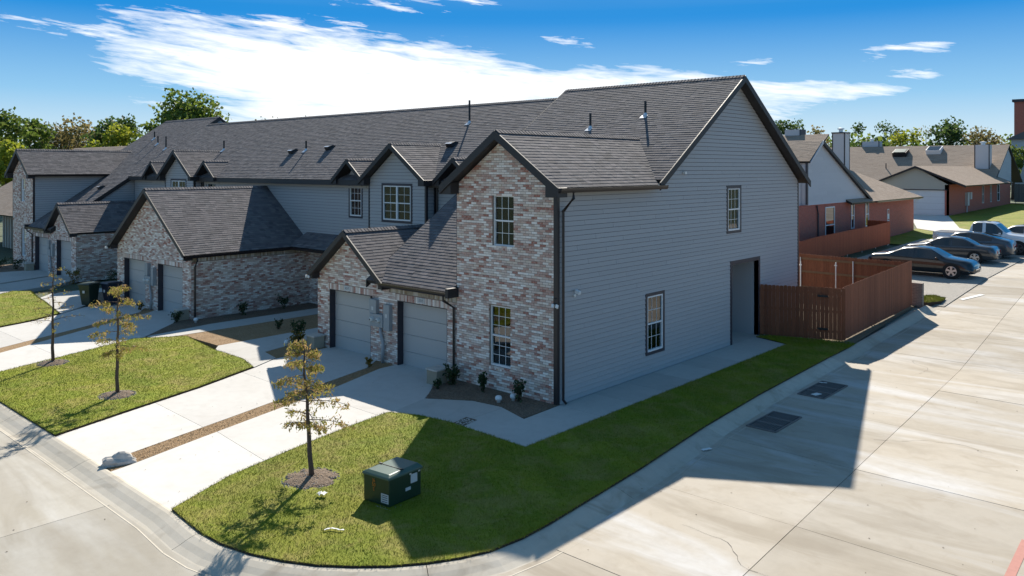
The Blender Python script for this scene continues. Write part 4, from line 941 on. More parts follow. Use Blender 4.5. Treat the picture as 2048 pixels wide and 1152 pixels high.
def pedestal(x, y, lab, s=1.):
    t = thing('concrete_pedestal', lab, 'pedestal', (x, y, 0), 'block pedestals beside the garage doors')
    bevel(MB().box((x - .22 * s, y - .22 * s, -.05), (x + .22 * s, y + .22 * s, .40)).build('block', 'pedestal', t), .012)
    bevel(MB().box((x - .25 * s, y - .25 * s, .40), (x + .25 * s, y + .25 * s, .45)).build('cap', 'rock', t), .01)
pedestal(-10.72, -.30, 'pale block pedestal left of the first near garage door'); pedestal(-4.03, -.62, 'pale block pedestal under the downspout beside the brick tower'); pedestal(-19.35, -1.05, 'brown block pedestal at the right corner of the big middle garage'); pedestal(-42.1, .1, 'block pedestal beside the far brick tower')
for x, y, lab in ((-1.32, -.86, 'white round cleanout cap nearer the kerb edge of the tower bed'), (-1.14, -.46, 'white round cleanout cap nearer the brick tower wall'), (-11.7, -.85, 'white round cap beside the flowering shrub left of the garages'), (-18.2, -1.0, 'white round cap at the corner of the middle garage'), (-34.0, -.6, 'white round cap below the far garage corner downspout'), (-32.5, .3, 'white round cap below the far brick garage side')):
    o = MB().lathe((x, y, -.02), [(.05, 0), (.05, .09), (.085, .10), (.095, .14), (.085, .19), (.05, .215), (.01, .22)], 18).build('cleanout_cap', 'white_plastic', None, smooth=True); tag(o, lab, 'cap', 'white cleanout caps')

# ------------------------------------------------------------------ green utility cabinet
def cabinet():
    a = math.radians(3); O = Vector((1.15, -7.27, 0)); U = Vector((.66, .08, 0)); V = Vector((-.03, .82, 0)); Z = Vector((0, 0, 1))
    t = thing('utility_cabinet', 'dark green utility cabinet with pale stickers standing on the front lawn', 'utility box', (1.45, -6.8, 0))
    MB().obox(O - U * .04 - V * .04 - Z * .1, U * 1.08, V * 1.08, Z * .125).build('pad', 'walk', t)
    b = MB(); b.obox(O + Z * .04, U, V, Z * .53); bevel(b.build('body', 'cabinet_green', t), .02, 3)
    m = MB(); P = lambda u, v, z: O + U * u + V * v + Z * z
    lo, hi = .572, .655
    m.add([P(-.03, -.03, lo - .03), P(1.03, -.03, lo - .03), P(1.03, 1.03, lo - .03), P(-.03, 1.03, lo - .03), P(-.03, -.03, lo + .01), P(1.03, -.03, lo + .01), P(1.03, 1.03, lo + .01), P(-.03, 1.03, lo + .01), P(.10, .06, hi - .03), P(.93, .06, hi - .03), P(.93, .95, hi), P(.10, .95, hi)],
          [(0, 1, 5, 4), (1, 2, 6, 5), (2, 3, 7, 6), (3, 0, 4, 7), (4, 5, 9, 8), (5, 6, 10, 9), (6, 7, 11, 10), (7, 4, 8, 11), (8, 9, 10, 11)])
    lid = m.build('lid', 'cabinet_top', t); bevel(lid, .015, 2)
    for u in (.10, .93): MB().obox(P(u - .05, .42, hi - .012), U * .12, V * .03, Z * .014).build('hinge', 'pipe_black', lid)
    MB().obox(P(.10, .43, hi - .014), U * .83, V * .012, Z * .006).build('seam', 'pipe_black', lid)
    un, vn = U.normalized(), V.normalized()
    def stick(name, p, d, e, mat): 
        n = d.cross(e).normalized(); return MB().prism([p, p + d, p + d + e, p + e], n * .004).build(name, mat, t)
    k = stick('warning_label', P(.70, -.004, .10), un * .19, Z * .17, 'sticker'); 
    for zz in (.12, .16, .20, .235): MB().prism([P(.73, -.010, zz), P(.95, -.010, zz), P(.95, -.010, zz + .012), P(.73, -.010, zz + .012)], (0, -.001, 0)).build('print_line', 'dark_ink', k)
    stick('warning_label', P(1.004, .66, .33), vn * .17, Z * .17, 'sticker'); stick('number_label', P(1.004, .50, .22), vn * .13, Z * .06, 'sticker')
    for v in (.62, .90): stick('latch', P(1.004, v, .50), vn * .05, Z * .03, 'metal_flash')
    mt = lambda p: Matrix(((un.x, 0, vn.x * -1, p.x), (un.y, 0, -vn.y, p.y), (0, 1, 0, p.z), (0, 0, 0, 1)))
    for i, s in enumerate(('J6', '50', 'E')): text('stencil', s, .095, 'orange_paint', t, mt(P(.42, -.012, .47 - i * .085)))
    mb = MB()
    for _ in range(60):
        x, y, z = P(random.uniform(.55, 1.15), random.uniform(-.12, .3) if random.random() < .6 else -.08, .03); L = random.uniform(.012, .03); mb.add([(x - L, y, z - .03), (x, y + L, z - .03), (x + L, y, z - .03), (x, y - L, z - .03), (x, y, z + L * .6)], [(0, 1, 4), (1, 2, 4), (2, 3, 4), (3, 0, 4)], random.random() + .001)
    stuff(mb.build('spilled_gravel', 'gravel_pale', t))
cabinet()
# ------------------------------------------------------------------ storm drain grates, litter, rock
def grate(x0, x1, y0, y1, lab):
    t = thing('drain_grate', lab, 'drain grate', ((x0 + x1) / 2, (y0 + y1) / 2, ZR), 'storm drain grates beside the kerb'); z = ZR + .004
    MB().box((x0, y0, z), (x1, y1, z + .004)).build('pit_shade_plate', 'pit_shade', t)  # flat black plate on the slab; the depth below the bars is only painted
    f = MB(); f.box((x0 - .04, y0 - .04, z - .01), (x0, y1 + .04, z + .03)).box((x1, y0 - .04, z - .01), (x1 + .04, y1 + .04, z + .03)).box((x0, y0 - .04, z - .01), (x1, y0, z + .03)).box((x0, y1, z - .01), (x1, y1 + .04, z + .03))
    for k in (1, 2): y = y0 + (y1 - y0) * k / 3; f.box((x0, y - .035, z + .006), (x1, y + .035, z + .028))
    f.build('frame', 'rust', t); n = 11
    for k in range(1, n):
        x = x0 + (x1 - x0) * k / n
        for j in range(3): a = y0 + (y1 - y0) * j / 3 + .035 * (j > 0); b = y0 + (y1 - y0) * (j + 1) / 3 - .035 * (j < 2); MB().box((x - .014, a, z + .005), (x + .014, b, z + .026)).build('bar', 'rust', t)
grate(4.40, 5.10, 2.2, 3.72, 'rusty storm drain grate in the alley, the one without litter on it'); grate(4.20, 4.90, 5.85, 7.6, 'rusty storm drain grate in the alley with white litter on one corner')
def paper(x, y, z, L, W, a, lab, curl=.03, n=6, tw=0.):
    mb = MB(); vs = []; c, s = math.cos(a), math.sin(a)
    for i in range(n + 1):
        u = L * (i / n - .5); off = tw * math.sin(i / n * 5)
        for w_ in (-.5, .5): v = W * w_ + off; vs.append((x + u * c - v * s, y + u * s + v * c, z + curl * abs(math.sin(i * 1.9 + w_))))
    mb.add(vs, [(2 * i, 2 * i + 1, 2 * i + 3, 2 * i + 2) for i in range(n)]); o = mb.build('litter', 'paper'); o.modifiers.new('s', 'SOLIDIFY').thickness = .003; tag(o, lab, 'litter')
paper(.44, -7.72, .06, .19, .12, .6, 'crumpled white paper on the grass between the tree and the utility box', .06)
paper(1.84, -8.43, .06, .34, .035, .9, 'thin white plastic strip lying on the lawn near the kerb', .012, 10, .05)
paper(4.46, -.04, -.115, .26, .10, 1.2, 'flattened pale carton in the alley gutter', .015); paper(4.62, 6.05, ZR + .035, .28, .18, 1.3, 'white paper on the drain grate', .01); paper(4.3, 7.4, ZR + .035, .22, .07, .4, 'white scrap at the far corner of the drain grate', .01)
def rock(x, y, sx, sy, sz, lab, a):
    bm = bmesh.new(); bmesh.ops.create_icosphere(bm, subdivisions=3, radius=1); r = random.Random(3)
    for v in bm.verts:
        n = v.co.copy(); k = 1 + .16 * math.sin(n.x * 4 + 1) * math.cos(n.y * 5) + .1 * math.sin(n.z * 7 + n.x * 3) + r.uniform(-.03, .03); v.co = Vector((n.x * sx * k, n.y * sy * k, max(-.35, n.z) * sz * k))
    me = bpy.data.meshes.new('boulder'); bm.to_mesh(me); bm.free(); o = link('boulder', me, 'rock'); o.location = (x, y, 0); o.rotation_euler = (0, 0, a); tag(o, lab, 'rock')
rock(-4.38, -9.58, .36, .16, .2, 'long pale boulder at the kerb end of the mulch strip between driveways', 1.25)
rock(-41.9, -1.9, .5, .16, .14, 'low pale rock at the edge of the far planting bed', .35)

# ------------------------------------------------------------------ wheeled bins
def bin_(x, y, rz, mat, lab):
    t = thing('wheeled_bin', lab, 'bin', (x, y, 0), 'wheeled bins by the middle garage', rz); Mx = LOC[t.name]; T = lambda p: tuple(Mx @ Vector(p))
    def q(z, wx, wy, oy=0): return [(-wx, -wy + oy, z), (wx, -wy + oy, z), (wx, wy + oy, z), (-wx, wy + oy, z)]
    m = MB(); m.add(q(.06, .22, .24) + q(.95, .29, .34, -.02) + q(.99, .31, .36, -.02), [(3, 2, 1, 0), (0, 1, 5, 4), (1, 2, 6, 5), (2, 3, 7, 6), (3, 0, 4, 7), (4, 5, 9, 8), (5, 6, 10, 9), (6, 7, 11, 10), (7, 4, 8, 11), (8, 9, 10, 11)]); bevel(m.build('body', mat, t, T), .02, 2)
    m = MB(); m.add(q(.995, .325, .38, -.03) + q(1.02, .325, .38, -.03) + q(1.07, .26, .30, -.02), [(3, 2, 1, 0), (0, 1, 5, 4), (1, 2, 6, 5), (2, 3, 7, 6), (3, 0, 4, 7), (4, 5, 9, 8), (5, 6, 10, 9), (6, 7, 11, 10), (7, 4, 8, 11), (8, 9, 10, 11)]); bevel(m.build('lid', mat, t, T), .012, 2)
    MB().tube([(-.24, .38, .93), (-.24, .46, .95), (.24, .46, .95), (.24, .38, .93)], .018, 8).build('handle', mat, t, T)
    for sx in (-.26, .26): MB().lathe((sx - .03, .24, .12), [(.12, 0), (.12, .06)], 16, 'x').build('wheel', 'tyre', t, T)
    m = MB().box((-.06, -.372, .62), (.06, -.368, .74)); m.build('emblem', 'sticker', t, T)
bin_(-25.75, -2.35, .5, 'bin_green', 'dark green wheeled bin at the corner of the driveway'); bin_(-25.25, -1.55, .15, 'bin_blue', 'dark blue wheeled bin in front of the middle garage door')

# ------------------------------------------------------------------ fences
def fence(lab, pts, hgt, mat, back_rails=1, pw=.142, top=None, cap=False, group=None):
    x0, y0 = pts[0]; t = thing('wooden_fence', lab, 'fence', (x0, y0, gh(y0)), group)
    m = MB(); c = .028; m.prism([(0, 0, .03), (pw - .006, 0, .03), (pw - .006, 0, hgt - c), (pw - .006 - c, 0, hgt), (c, 0, hgt), (0, 0, hgt - c)], (0, .016, 0)); me = m.mesh('picket'); me.materials.append(M[mat])
    inv = Matrix.Translation((x0, y0, gh(y0))).inverted()
    for (xa, ya), (xb, yb) in zip(pts, pts[1:]):
        L = math.hypot(xb - xa, yb - ya); n = int(L / pw + .85); an = math.atan2(yb - ya, xb - xa); ux, uy = math.cos(an), math.sin(an); nx, ny = -uy * back_rails, ux * back_rails
        for i in range(n):
            x, y = xa + ux * i * pw, ya + uy * i * pw; o = bpy.data.objects.new('picket', me); COL.objects.link(o); o.parent = t; o.matrix_parent_inverse = inv
            o.matrix_basis = Matrix.Translation((x + nx * random.uniform(-.002, .002), y, gh(y) + random.uniform(-.008, .008))) @ Matrix.Rotation(an, 4, 'Z')
        for z in (.28, 1.0, hgt - .25):
            MB().obox((xa + nx * .02, ya + ny * .02, gh(ya) + z), (xb - xa, yb - ya, gh(yb) - gh(ya)), (nx * .04, ny * .04, 0), (0, 0, .09)).build('rail', 'wood_rail', t)
        k = max(1, int(L / 2.4))
        for i in range(k + 1):
            w9 = min(max(i / k, .12 / L), 1 - .12 / L); x, y = xa + (xb - xa) * w9 + nx * .10, ya + (yb - ya) * w9 + ny * .10; MB().tube([(x, y, gh(y) - .1), (x, y, gh(y) + hgt - .14)], .028, 8).build('post', 'galv', t)
    return t
FG = 'brown picket fence sections round the back yard'
g_ = fence('dark brown picket gate fence between the side entry and the alley', [(.06, 12.24), (1.6, 12.62), (2.86, 12.95)], 1.92, 'fence_wood', 1)
fence('brown picket fence running along the alley kerb', [(2.88, 12.97), (3.02, 16), (3.22, 20.1)], 1.95, 'fence_wood', 1)
fence('brown picket fence seen from inside across the back of the yard, with its rails showing', [(3.2, 20.15), (-9, 20.7)], 1.85, 'fence_wood', 1)
fence('bright rust red picket fence beyond the brown yard fence', [(-4.1, 41.3), (-4.4, 24)], 1.5, 'fence_red', -1, .16)
fence('short dark red return fence in front of the brick house windows', [(-4.15, 41.4), (-5.7, 41.7)], 1.55, 'fence_red', -1, .16)
for z in (.42, 1.62): MB().box((2.08, 12.70, z), (2.42, 12.735, z + .07)).build('strap_hinge', 'pipe_black', g_, lambda p: (p[0], p[1] + (p[0] - 2.25) * .26 - .0, p[2]))
for x, y, lab in ((-.58, 17.6, 'bare galvanised fence post nearer the house in the back yard'), (.75, 18.1, 'bare galvanised fence post nearer the alley in the back yard')):
    t = thing('metal_post', lab, 'post', (x, y, gh(y)), 'bare galvanised posts in the yard'); z = gh(y); MB().tube([(x, y, z - .1), (x, y, z + 1.95)], .026, 10).build('pole', 'galv', t)
    for q in (.5, 1.8): MB().box((x - .05, y - .035, z + q), (x + .05, y + .02, z + q + .035)).build('bracket', 'galv', t)
def yard():
    ys = [12.3, 14, 16, 18, 20.6]; mb = MB(); mb.add([(x, y, gh(y) - .01) for y in ys for x in (-12, 3.3)], [(2 * i, 2 * i + 1, 2 * i + 3, 2 * i + 2) for i in range(len(ys) - 1)]); struct(mb.build('yard_ground', 'dirt'))
    ys = [21.2, 23, 26, 29, 33, 37, 43, 47]; mb = MB(); mb.add([(x, y, gh(y) - .10) for y in ys for x in (-3.6, 4.2)], [(2 * i, 2 * i + 1, 2 * i + 3, 2 * i + 2) for i in range(len(ys) - 1)]); struct(mb.build('parking_apron', 'gravel_pale'))
    b = MB().box((3.0, 20.5, gh(20.6) - .1), (3.52, 20.75, gh(20.6) + .92)).build('low_wall', 'brick_grey'); tag(b, 'low dark pebbled block wall at the end of the alley fence', 'wall')
    gr = [(3.2, 21.0), (3.62, 20.9), (3.95, 21.7), (3.9, 22.6), (3.3, 23.2), (2.9, 22.6)]; sheet('grass_island', gr, gh(21.8) + .02, 'lawn', .2); blades('grass', gr, 1500, gh(21.8) + .02, .03, .08, .02, 'lawn', 'small bright grass island past the end of the fence', 'grass')
    struct(MB().add([(4.3, 23.2, gh(23.2) - .115), (4.5, 23.1, gh(23.1) - .115), (5.0, 24.8, gh(24.8) - .115), (4.8, 24.9, gh(24.9) - .115)], [(0, 1, 2, 3)]).build('painted_stall_line', 'white_paint'))
    mb = MB(); mb.add([(-9.8, 65.8, gh(65.8) - .10), (-6.4, 65.8, gh(65.8) - .10), (-3.2, 56, gh(56) - .10), (-6, 54.5, gh(54.5) - .10), (3.5, 50, gh(50) - .17), (3.5, 46.5, gh(46.5) - .17)], [(0, 1, 2, 3), (3, 2, 4, 5)]); struct(mb.build('back_driveway', 'drive'))
def back_lawn():
    P = [(-5.9, 42.5), (-3.7, 47.2), (.8, 47.4), (-.2, 70), (-1.2, 93.5), (-6.3, 93.5), (-6.3, 67), (-9.8, 65.6), (-9.8, 54), (-5.9, 53.6)]
    ys = [42.5, 47, 52, 60, 66, 80, 93.5]; mb = MB(); xs = lambda y: (-5.9 if y < 53 else -6.4, -3.7 if y < 47 else 1.0 - .045 * (y - 47))
    mb.add([(x, y, gh(y) - .12) for y in ys for x in xs(y)], [(2 * i, 2 * i + 1, 2 * i + 3, 2 * i + 2) for i in range(len(ys) - 1)]); struct(mb.build('back_lawn', 'lawn'))
back_lawn()
yard()
blades('grass', [(.2, 11.9), (2.8, 12.9), (3.3, 12.9), (3.3, 11), (1.6, 11.2)], 900, ZL, .03, .1, .015, 'lawn', 'longer grass along the foot of the gate fence', 'grass')

# ------------------------------------------------------------------ vehicles
def vehicle(lab, x, y, rz, mat, L, W, top, belt, wr, wheels, glass, wheel_r=.34, lamps=True, rim='rim', bed=None, cat='car', name='parked_car', zb=.22, side=(.22, .70), group='vehicles in the parking bay'):
    """lofted body: control points along the length (0 rear .. 1 front)"""
    t = thing(name, lab, cat, (x, y, gh(y) - .12), group, rz); Mx = LOC[t.name]; T = lambda p: tuple(Mx @ Vector(p))
    n = 64; ts = [i / n for i in range(n + 1)]; I = lambda tab, q: float(np.interp(q, [a for a, _ in tab], [b for _, b in tab]))
    def sm(tab, q): return sum(I(tab, min(1, max(0, q + d))) for d in (-.016, -.008, 0, .008, .016)) / 5
    rows = []
    for q in ts:
        xx = (q - .5) * L; e = min(q, 1 - q); tap = 1 - .13 * max(0, 1 - e / .07) ** 2.4
        w = W / 2 * tap; tp = sm(top, q); be = min(sm(belt, q), tp - .02); r = sm(wr, q) * W / 2 * tap; low = zb + .06 * max(0, 1 - e / .06)
        pts = [(0, low), (w * .90, low), (w * .985, low + .12), (w, (low + be) * .55), (w * .985, be - .10), (w * .955, be), (r + (w * .955 - r) * .12, tp - .045 - (.02 if tp - be > .2 else 0)), (r * .92, tp - .012), (r * .5, tp), (0, tp + .008)]
        rows.append([(xx, yy, zz) for yy, zz in pts] + [(xx, -yy, zz) for yy, zz in pts[-2:0:-1]])
    m = len(rows[0]); body = MB(); gl = {}; np_ = 10
    V = [p for r in rows for p in r]; F = []; GF = []
    for i in range(n):
        q = (ts[i] + ts[i + 1]) / 2
        for j in range(m):
            f = (i * m + j, i * m + (j + 1) % m, (i + 1) * m + (j + 1) % m, (i + 1) * m + j); k = j if j < 9 else m - 1 - j
            isg = False
            if k == 5 and side[0] < q < side[1] and sm(top, q) - sm(belt, q) > .16 and not any(abs(q - c) < .010 for c in glass.get('pillar', ())): isg = True
            if k in (7, 8) and any(a < q < b for a, b in glass['screens']): isg = True
            (GF if isg else F).append(f)
    F += [tuple(range(m))[::-1], tuple(range(n * m, (n + 1) * m))]
    b = MB(); b.add(V, F); bo = b.build('body', mat, t, T, smooth=True)
    g = MB(); g.add([(p[0], p[1] * 1.001, p[2] + .001) for p in V], GF); go = g.build('windows', 'car_glass', t, T, smooth=True)
    for wx in wheels:
        for sy in (-1, 1):
            yo = sy * (W / 2 - .10); X = wx * L
            MB().lathe((X, sy * (W / 2 - .20), wheel_r), [(wheel_r * 1.16, 0), (wheel_r * 1.16, sy * .207), (wheel_r * .5, sy * .208)], 28, 'y').build('wheel_arch', 'tyre', t, T)
            o = MB().lathe((X, sy * (W / 2 - .18), wheel_r), [(wheel_r * .66, 0), (wheel_r, .0), (wheel_r, sy * .15), (wheel_r * .95, sy * .196), (wheel_r * .70, sy * .20), (wheel_r * .68, sy * .12)], 28, 'y').build('wheel', 'tyre', t, T)
            r = MB(); yy = sy * (W / 2 + .022)
            for k in range(5):
                a = 2 * math.pi * k / 5 + .3; c, s_ = math.cos(a), math.sin(a); R = wheel_r * .69
                P = lambda rr, tt: (X + rr * c - tt * s_, yy, wheel_r + rr * s_ + tt * c)
                r.prism([P(.03, -.035), P(R, -.062), P(R, .062), P(.03, .035)], (0, -sy * .03, 0))
            r.lathe((X, yy - sy * .03, wheel_r), [(wheel_r * .72, 0), (wheel_r * .72, sy * .02), (wheel_r * .62, sy * .025), (wheel_r * .62, 0)], 24, 'y'); r.lathe((X, yy - sy * .03, wheel_r), [(.05, 0), (.05, sy * .035)], 10, 'y'); r.build('rim', rim, o, T)
    zf = sm(belt, .97); zr = sm(belt, .03)
    for sy in (-1, 1):
        MB().add([(L * .503, sy * W * .27, zf - .24), (L * .472, sy * W * .492, zf - .22), (L * .430, sy * W * .510, zf - .09), (L * .492, sy * W * .30, zf - .08), (L * .40, sy * W * .30, zf - .22), (L * .40, sy * W * .30, zf - .08)], [(0, 1, 2, 3), (0, 3, 5, 4), (3, 2, 5), (0, 4, 1), (1, 4, 5, 2)]).build('headlight', 'head_lamp', t, T)
        MB().add([(-L * .507, sy * W * .20, zr - .24), (-L * .474, sy * W * .495, zr - .24), (-L * .440, sy * W * .512, zr - .07), (-L * .503, sy * W * .22, zr - .07), (-L * .40, sy * W * .30, zr - .2), (-L * .40, sy * W * .30, zr - .08)], [(0, 1, 2, 3), (0, 3, 5, 4), (3, 2, 5), (0, 4, 1), (1, 4, 5, 2)]).build('tail_light', 'tail_red', t, T)
        mx = side[1] - .035; bevel(MB().box((L * (mx - .5), sy * W * .48, sm(belt, mx) + .0), (L * (mx - .5) + .12, sy * (W * .48 + .17), sm(belt, mx) + .11)).build('mirror', mat, t, T), .02, 2)
    MB().box((L * .485, -W * .24, .30), (L * .502, W * .24, zf - .10)).build('grille', 'pipe_black', t, T)
    MB().box((L * .49, -W * .22, .44), (L * .506, W * .22, .48)).box((L * .49, -.02, .32), (L * .506, .02, zf - .12)).build('grille_bar', 'chrome', t, T)
    MB().box((-L * .505, -.16, .56), (-L * .49, .16, .68)).build('plate', 'sticker', t, T)
    for a in glass.get('seams', ()):
        for sy in (-1, 1): MB().box((L * (a - .5) - .004, sy * W * .497 - .006, .34), (L * (a - .5) + .004, sy * W * .5 + .002, sm(belt, a) - .12)).build('door_seam', 'pipe_black', t, T)
    if bed:
        MB().box((-L * .485, -W * .40, bed), (-L * .155, W * .40, bed + .035)).build('cargo_bed', 'pipe_black', t, T)
        for sy in (-1, 1): MB().box((-L * .49, sy * W * .40, bed - .02), (-L * .15, sy * W * .46, bed + .06)).build('bed_rail', mat, t, T)
        MB().box((-L * .495, -W * .46, bed - .3), (-L * .485, W * .46, bed + .055)).build('tailgate', mat, t, T)
        for u in (-.05, .02, .1):
            MB().box((L * u, -W * .3, 1.965), (L * u + .2, -W * .24, 1.99)).build('roof_lamp', 'pipe_black', t, T)
    return t
SED = dict(top=[(0, .70), (.015, .90), (.05, 1.0), (.16, 1.05), (.20, 1.08), (.35, 1.41), (.48, 1.47), (.57, 1.44), (.62, 1.38), (.735, 1.04), (.76, 1.01), (.93, .90), (.985, .80), (1, .58)],
           belt=[(0, .66), (.03, .90), (.15, .98), (.5, .95), (.72, .92), (.90, .80), (1, .50)], wr=[(0, .9), (.17, .86), (.34, .66), (.5, .70), (.62, .70), (.74, .84), (1, .86)])
GL = dict(screens=((.195, .34), (.615, .745)), pillar=(.46,), seams=(.29, .46, .66))
vehicle('black sedan with five spoke silver wheels parked nearest the brown fence, nose to the alley', 1.28, 29.0, 0, 'car_black', 5.05, 1.9, wheels=(-.305, .308), glass=GL, wheel_r=.36, **SED)
def mod(d, f, g=0): return {k: [(a, b * (f if k != 'wr' else 1)) for a, b in v] for k, v in d.items()}
vehicle('dark grey sedan parked tail out beside the black sedan', 1.05, 35.6, math.pi, 'car_grey', 4.85, 1.86, wheels=(-.29, .30), glass=GL, wheel_r=.34, rim='rim', **mod(SED, .985))
CRO = dict(top=[(0, .75), (.015, 1.0), (.04, 1.10), (.09, 1.16), (.13, 1.20), (.34, 1.47), (.50, 1.53), (.60, 1.48), (.64, 1.42), (.75, 1.08), (.78, 1.05), (.93, .92), (.98, .8), (1, .6)],
           belt=[(0, .70), (.03, .98), (.15, 1.06), (.5, 1.0), (.72, .96), (.90, .86), (1, .55)], wr=[(0, .9), (.12, .84), (.34, .66), (.5, .70), (.64, .70), (.75, .84), (1, .86)])
vehicle('slate grey fastback car parked tail out between the dark grey sedan and the white pickup', 1.4, 38.4, math.pi, 'car_slate', 4.75, 1.88, wheels=(-.29, .30), glass=dict(screens=((.12, .34), (.63, .755)), pillar=(.46,), seams=(.29, .46, .66)), wheel_r=.34, **CRO)
PIC = dict(top=[(0, 1.12), (.03, 1.16), (.345, 1.16), (.355, 1.20), (.375, 1.84), (.42, 1.94), (.56, 1.94), (.60, 1.88), (.70, 1.30), (.72, 1.26), (.93, 1.14), (.98, 1.05), (1, .85)],
           belt=[(0, 1.08), (.34, 1.13), (.5, 1.24), (.70, 1.20), (.93, 1.06), (1, .7)], wr=[(0, .95), (.34, .94), (.38, .76), (.5, .78), (.60, .78), (.71, .9), (1, .9)])
vehicle('white crew cab pickup truck parked nose to the alley with an open cargo bed', 1.75, 41.3, 0, 'car_white', 5.9, 2.02, wheels=(-.30, .315), glass=dict(screens=((.35, .375), (.605, .70)), pillar=(.50,), seams=(.37, .51, .66)), wheel_r=.41, rim='rim_dark', bed=1.13, cat='pickup truck', name='pickup_truck', zb=.38, side=(.385, .675), **PIC)
vehicle('silver white sedan parked beyond the white pickup truck', 3.0, 45.6, math.pi, 'car_silver', 4.8, 1.85, wheels=(-.29, .30), glass=GL, **mod(SED, 1.0))

# ------------------------------------------------------------------ neighbouring houses
def simple_window(house, fr, u0, u1, v0, v1):
    m = MB(); W = .07
    for a, b, c, d in ((u0, u0 + W, v0, v1), (u1 - W, u1, v0, v1), (u0 + W, u1 - W, v0, v0 + W), (u0 + W, u1 - W, v1 - W, v1), (u0 + W, u1 - W, (v0 + v1) / 2 - .03, (v0 + v1) / 2 + .03)): m.prism([fr.p(a, c, -.02), fr.p(b, c, -.02), fr.p(b, d, -.02), fr.p(a, d, -.02)], fr.Nn * .07)
    w_ = m.build('window', 'window_white', house); MB().prism([fr.p(u0, v0, -.02), fr.p(u1, v0, -.02), fr.p(u1, v1, -.02), fr.p(u0, v1, -.02)], fr.Nn * .035).build('pane', 'car_glass', w_)
def brick_house():
    X = -5.95; zb = 1.1; H = thing('brick_house', 'red brick house with a steep pale siding gable behind the rust red fence', 'house', (X, 44, zb))
    f = Frame((X, 30.5, 0), (0, 1, 0), (0, 0, 1)); Y = lambda y: y - 30.5
    wall_base(f, 0, Y(53.4), .7, [(0, 4.05), (Y(53.4), 4.05)], [], .3).build('brick_wall', 'brick_red', H)
    MB().box((X - 12, 53.1, .7), (X - .3, 53.4, 4.05)).build('end_wall', 'brick_red', H); MB().box((X - 12, 30.5, .7), (X - .3, 30.8, 4.05)).build('end_wall', 'brick_red', H)
    # pale gable: steep siding triangle standing on the brick
    g = Frame((X + .06, 31.6, 0), (0, 1, 0), (0, 0, 1)); ap = 1.95; top = [(0, 6.7), (ap, 8.0), (10.9, 4.1)]
    side_wall(H, g, 0, 10.9, 4.06, top, (), 60, None, 'gable_wall', 'siding_pale', thick=.4, course=.2)
    a, b, c = Vector((X + .2, 31.6 + ap, 8.08)), Vector((X + .2, 42.6, 4.15)), Vector((X + .2, 31.5, 6.7))
    barge(H, a, b, depth=.2, th=.1, out=(1, 0, 0)); MB().prism([c, a, a - Vector((0, 0, .2)), c - Vector((0, 0, .2))], (.1, 0, 0)).build('barge_board', 'siding_pale', H)
    K1 = math.hypot(9.0, 3.9)
    roof_plane(H, (X + .25, 42.6, 4.15), (X - 11, 42.6, 4.15), (X + .25, 33.55, 8.08), 0, 11.2, K1, mat='shingle_brown', lens=lambda: random.uniform(.3, .5))
    roof_plane(H, (X + .25, 31.4, 6.75), (X - 11, 31.4, 6.75), (X + .25, 33.55, 8.08), 0, 11.2, math.hypot(2.15, 1.33), mat='shingle_brown')
    MB().box((X - 8, 31.5, 4.0), (X - .34, 31.7, 6.75)).build('dormer_wall', 'siding_pale', H); MB().box((X - .02, 31.46, 4.1), (X + .09, 31.62, 6.75)).build('corner_trim', 'trim_dark', H)
    # low wing: hipped roof
    hz = 6.4
    roof_plane(H, (X + .5, 53.9, 4.0), (X + .5, 38, 4.0), (X - 4.2, 53.9, hz), 0, 15.9, math.hypot(4.7, hz - 4), hp=[half((4.7, math.hypot(4.7, hz - 4)), (0, 0))], mat='shingle_brown', lens=lambda: random.uniform(.3, .5))
    roof_plane(H, (X - 9, 53.9, 4.0), (X + .5, 53.9, 4.0), (X - 4.2, 49.2, hz), 0, 9.5, math.hypot(4.7, hz - 4), hp=[half((9.5, 0), (4.8, math.hypot(4.7, hz - 4))), half((4.7, math.hypot(4.7, hz - 4)), (0, 0))], mat='shingle_brown', tabs=False)
    gutter(H, (X + .5, 42.7, 4.0), (X + .5, 53.9, 4.0), (1, 0, 0)); MB().tube([(X + .5, 53.8, 3.9), (X + .12, 53.5, 3.7), (X + .12, 53.5, 3.0)], .04, 6).build('downspout', 'white_plastic', H)
    for y0, y1, z0, z1 in ((34.5, 36.1, 1.5, 3.85), (39.1, 39.7, 2.2, 4.0), (41.9, 42.6, 2.2, 3.95)): simple_window(H, f, Y(y0), Y(y1), z0, z1)
    s_ = MB().box((X + .01, 46.7, 2.35), (X + .04, 47.15, 3.25)).build('wall_sign', 'paper', H)
    MB().box((X + .041, 46.74, 2.9), (X + .046, 47.1, 3.2)).build('sign_print', 'red_paint', s_); MB().box((X + .041, 46.74, 2.42), (X + .046, 47.1, 2.5)).build('sign_print', 'red_paint', s_)
    MB().tube([(X + .08, 33.0, 4.0), (X + .08, 33.2, 3.5), (X + .08, 33.2, 1.2)], .05, 8).build('downspout', 'trim_dark', H)
    # chimney of pale boards
    cx, cy = -10.6, 50.2; ch = MB().box((cx - .5, cy - .55, 4.5), (cx + .5, cy + .55, 9.15)).build('chimney', 'siding_pale', H)
    for dx in (-.52, .44):
        for dy in (-.57, .49): MB().box((cx + dx, cy + dy, 4.5), (cx + dx + .08, cy + dy + .08, 9.15)).build('chimney_trim', 'trim_dark', ch)
    MB().box((cx - .56, cy - .62, 9.15), (cx + .56, cy + .62, 9.25)).build('chimney_cap', 'trim_dark', ch); MB().lathe((cx, cy, 9.25), [(.16, 0), (.16, .22), (.26, .24), (.26, .34), (.02, .38)], 14).build('flue', 'galv', ch)
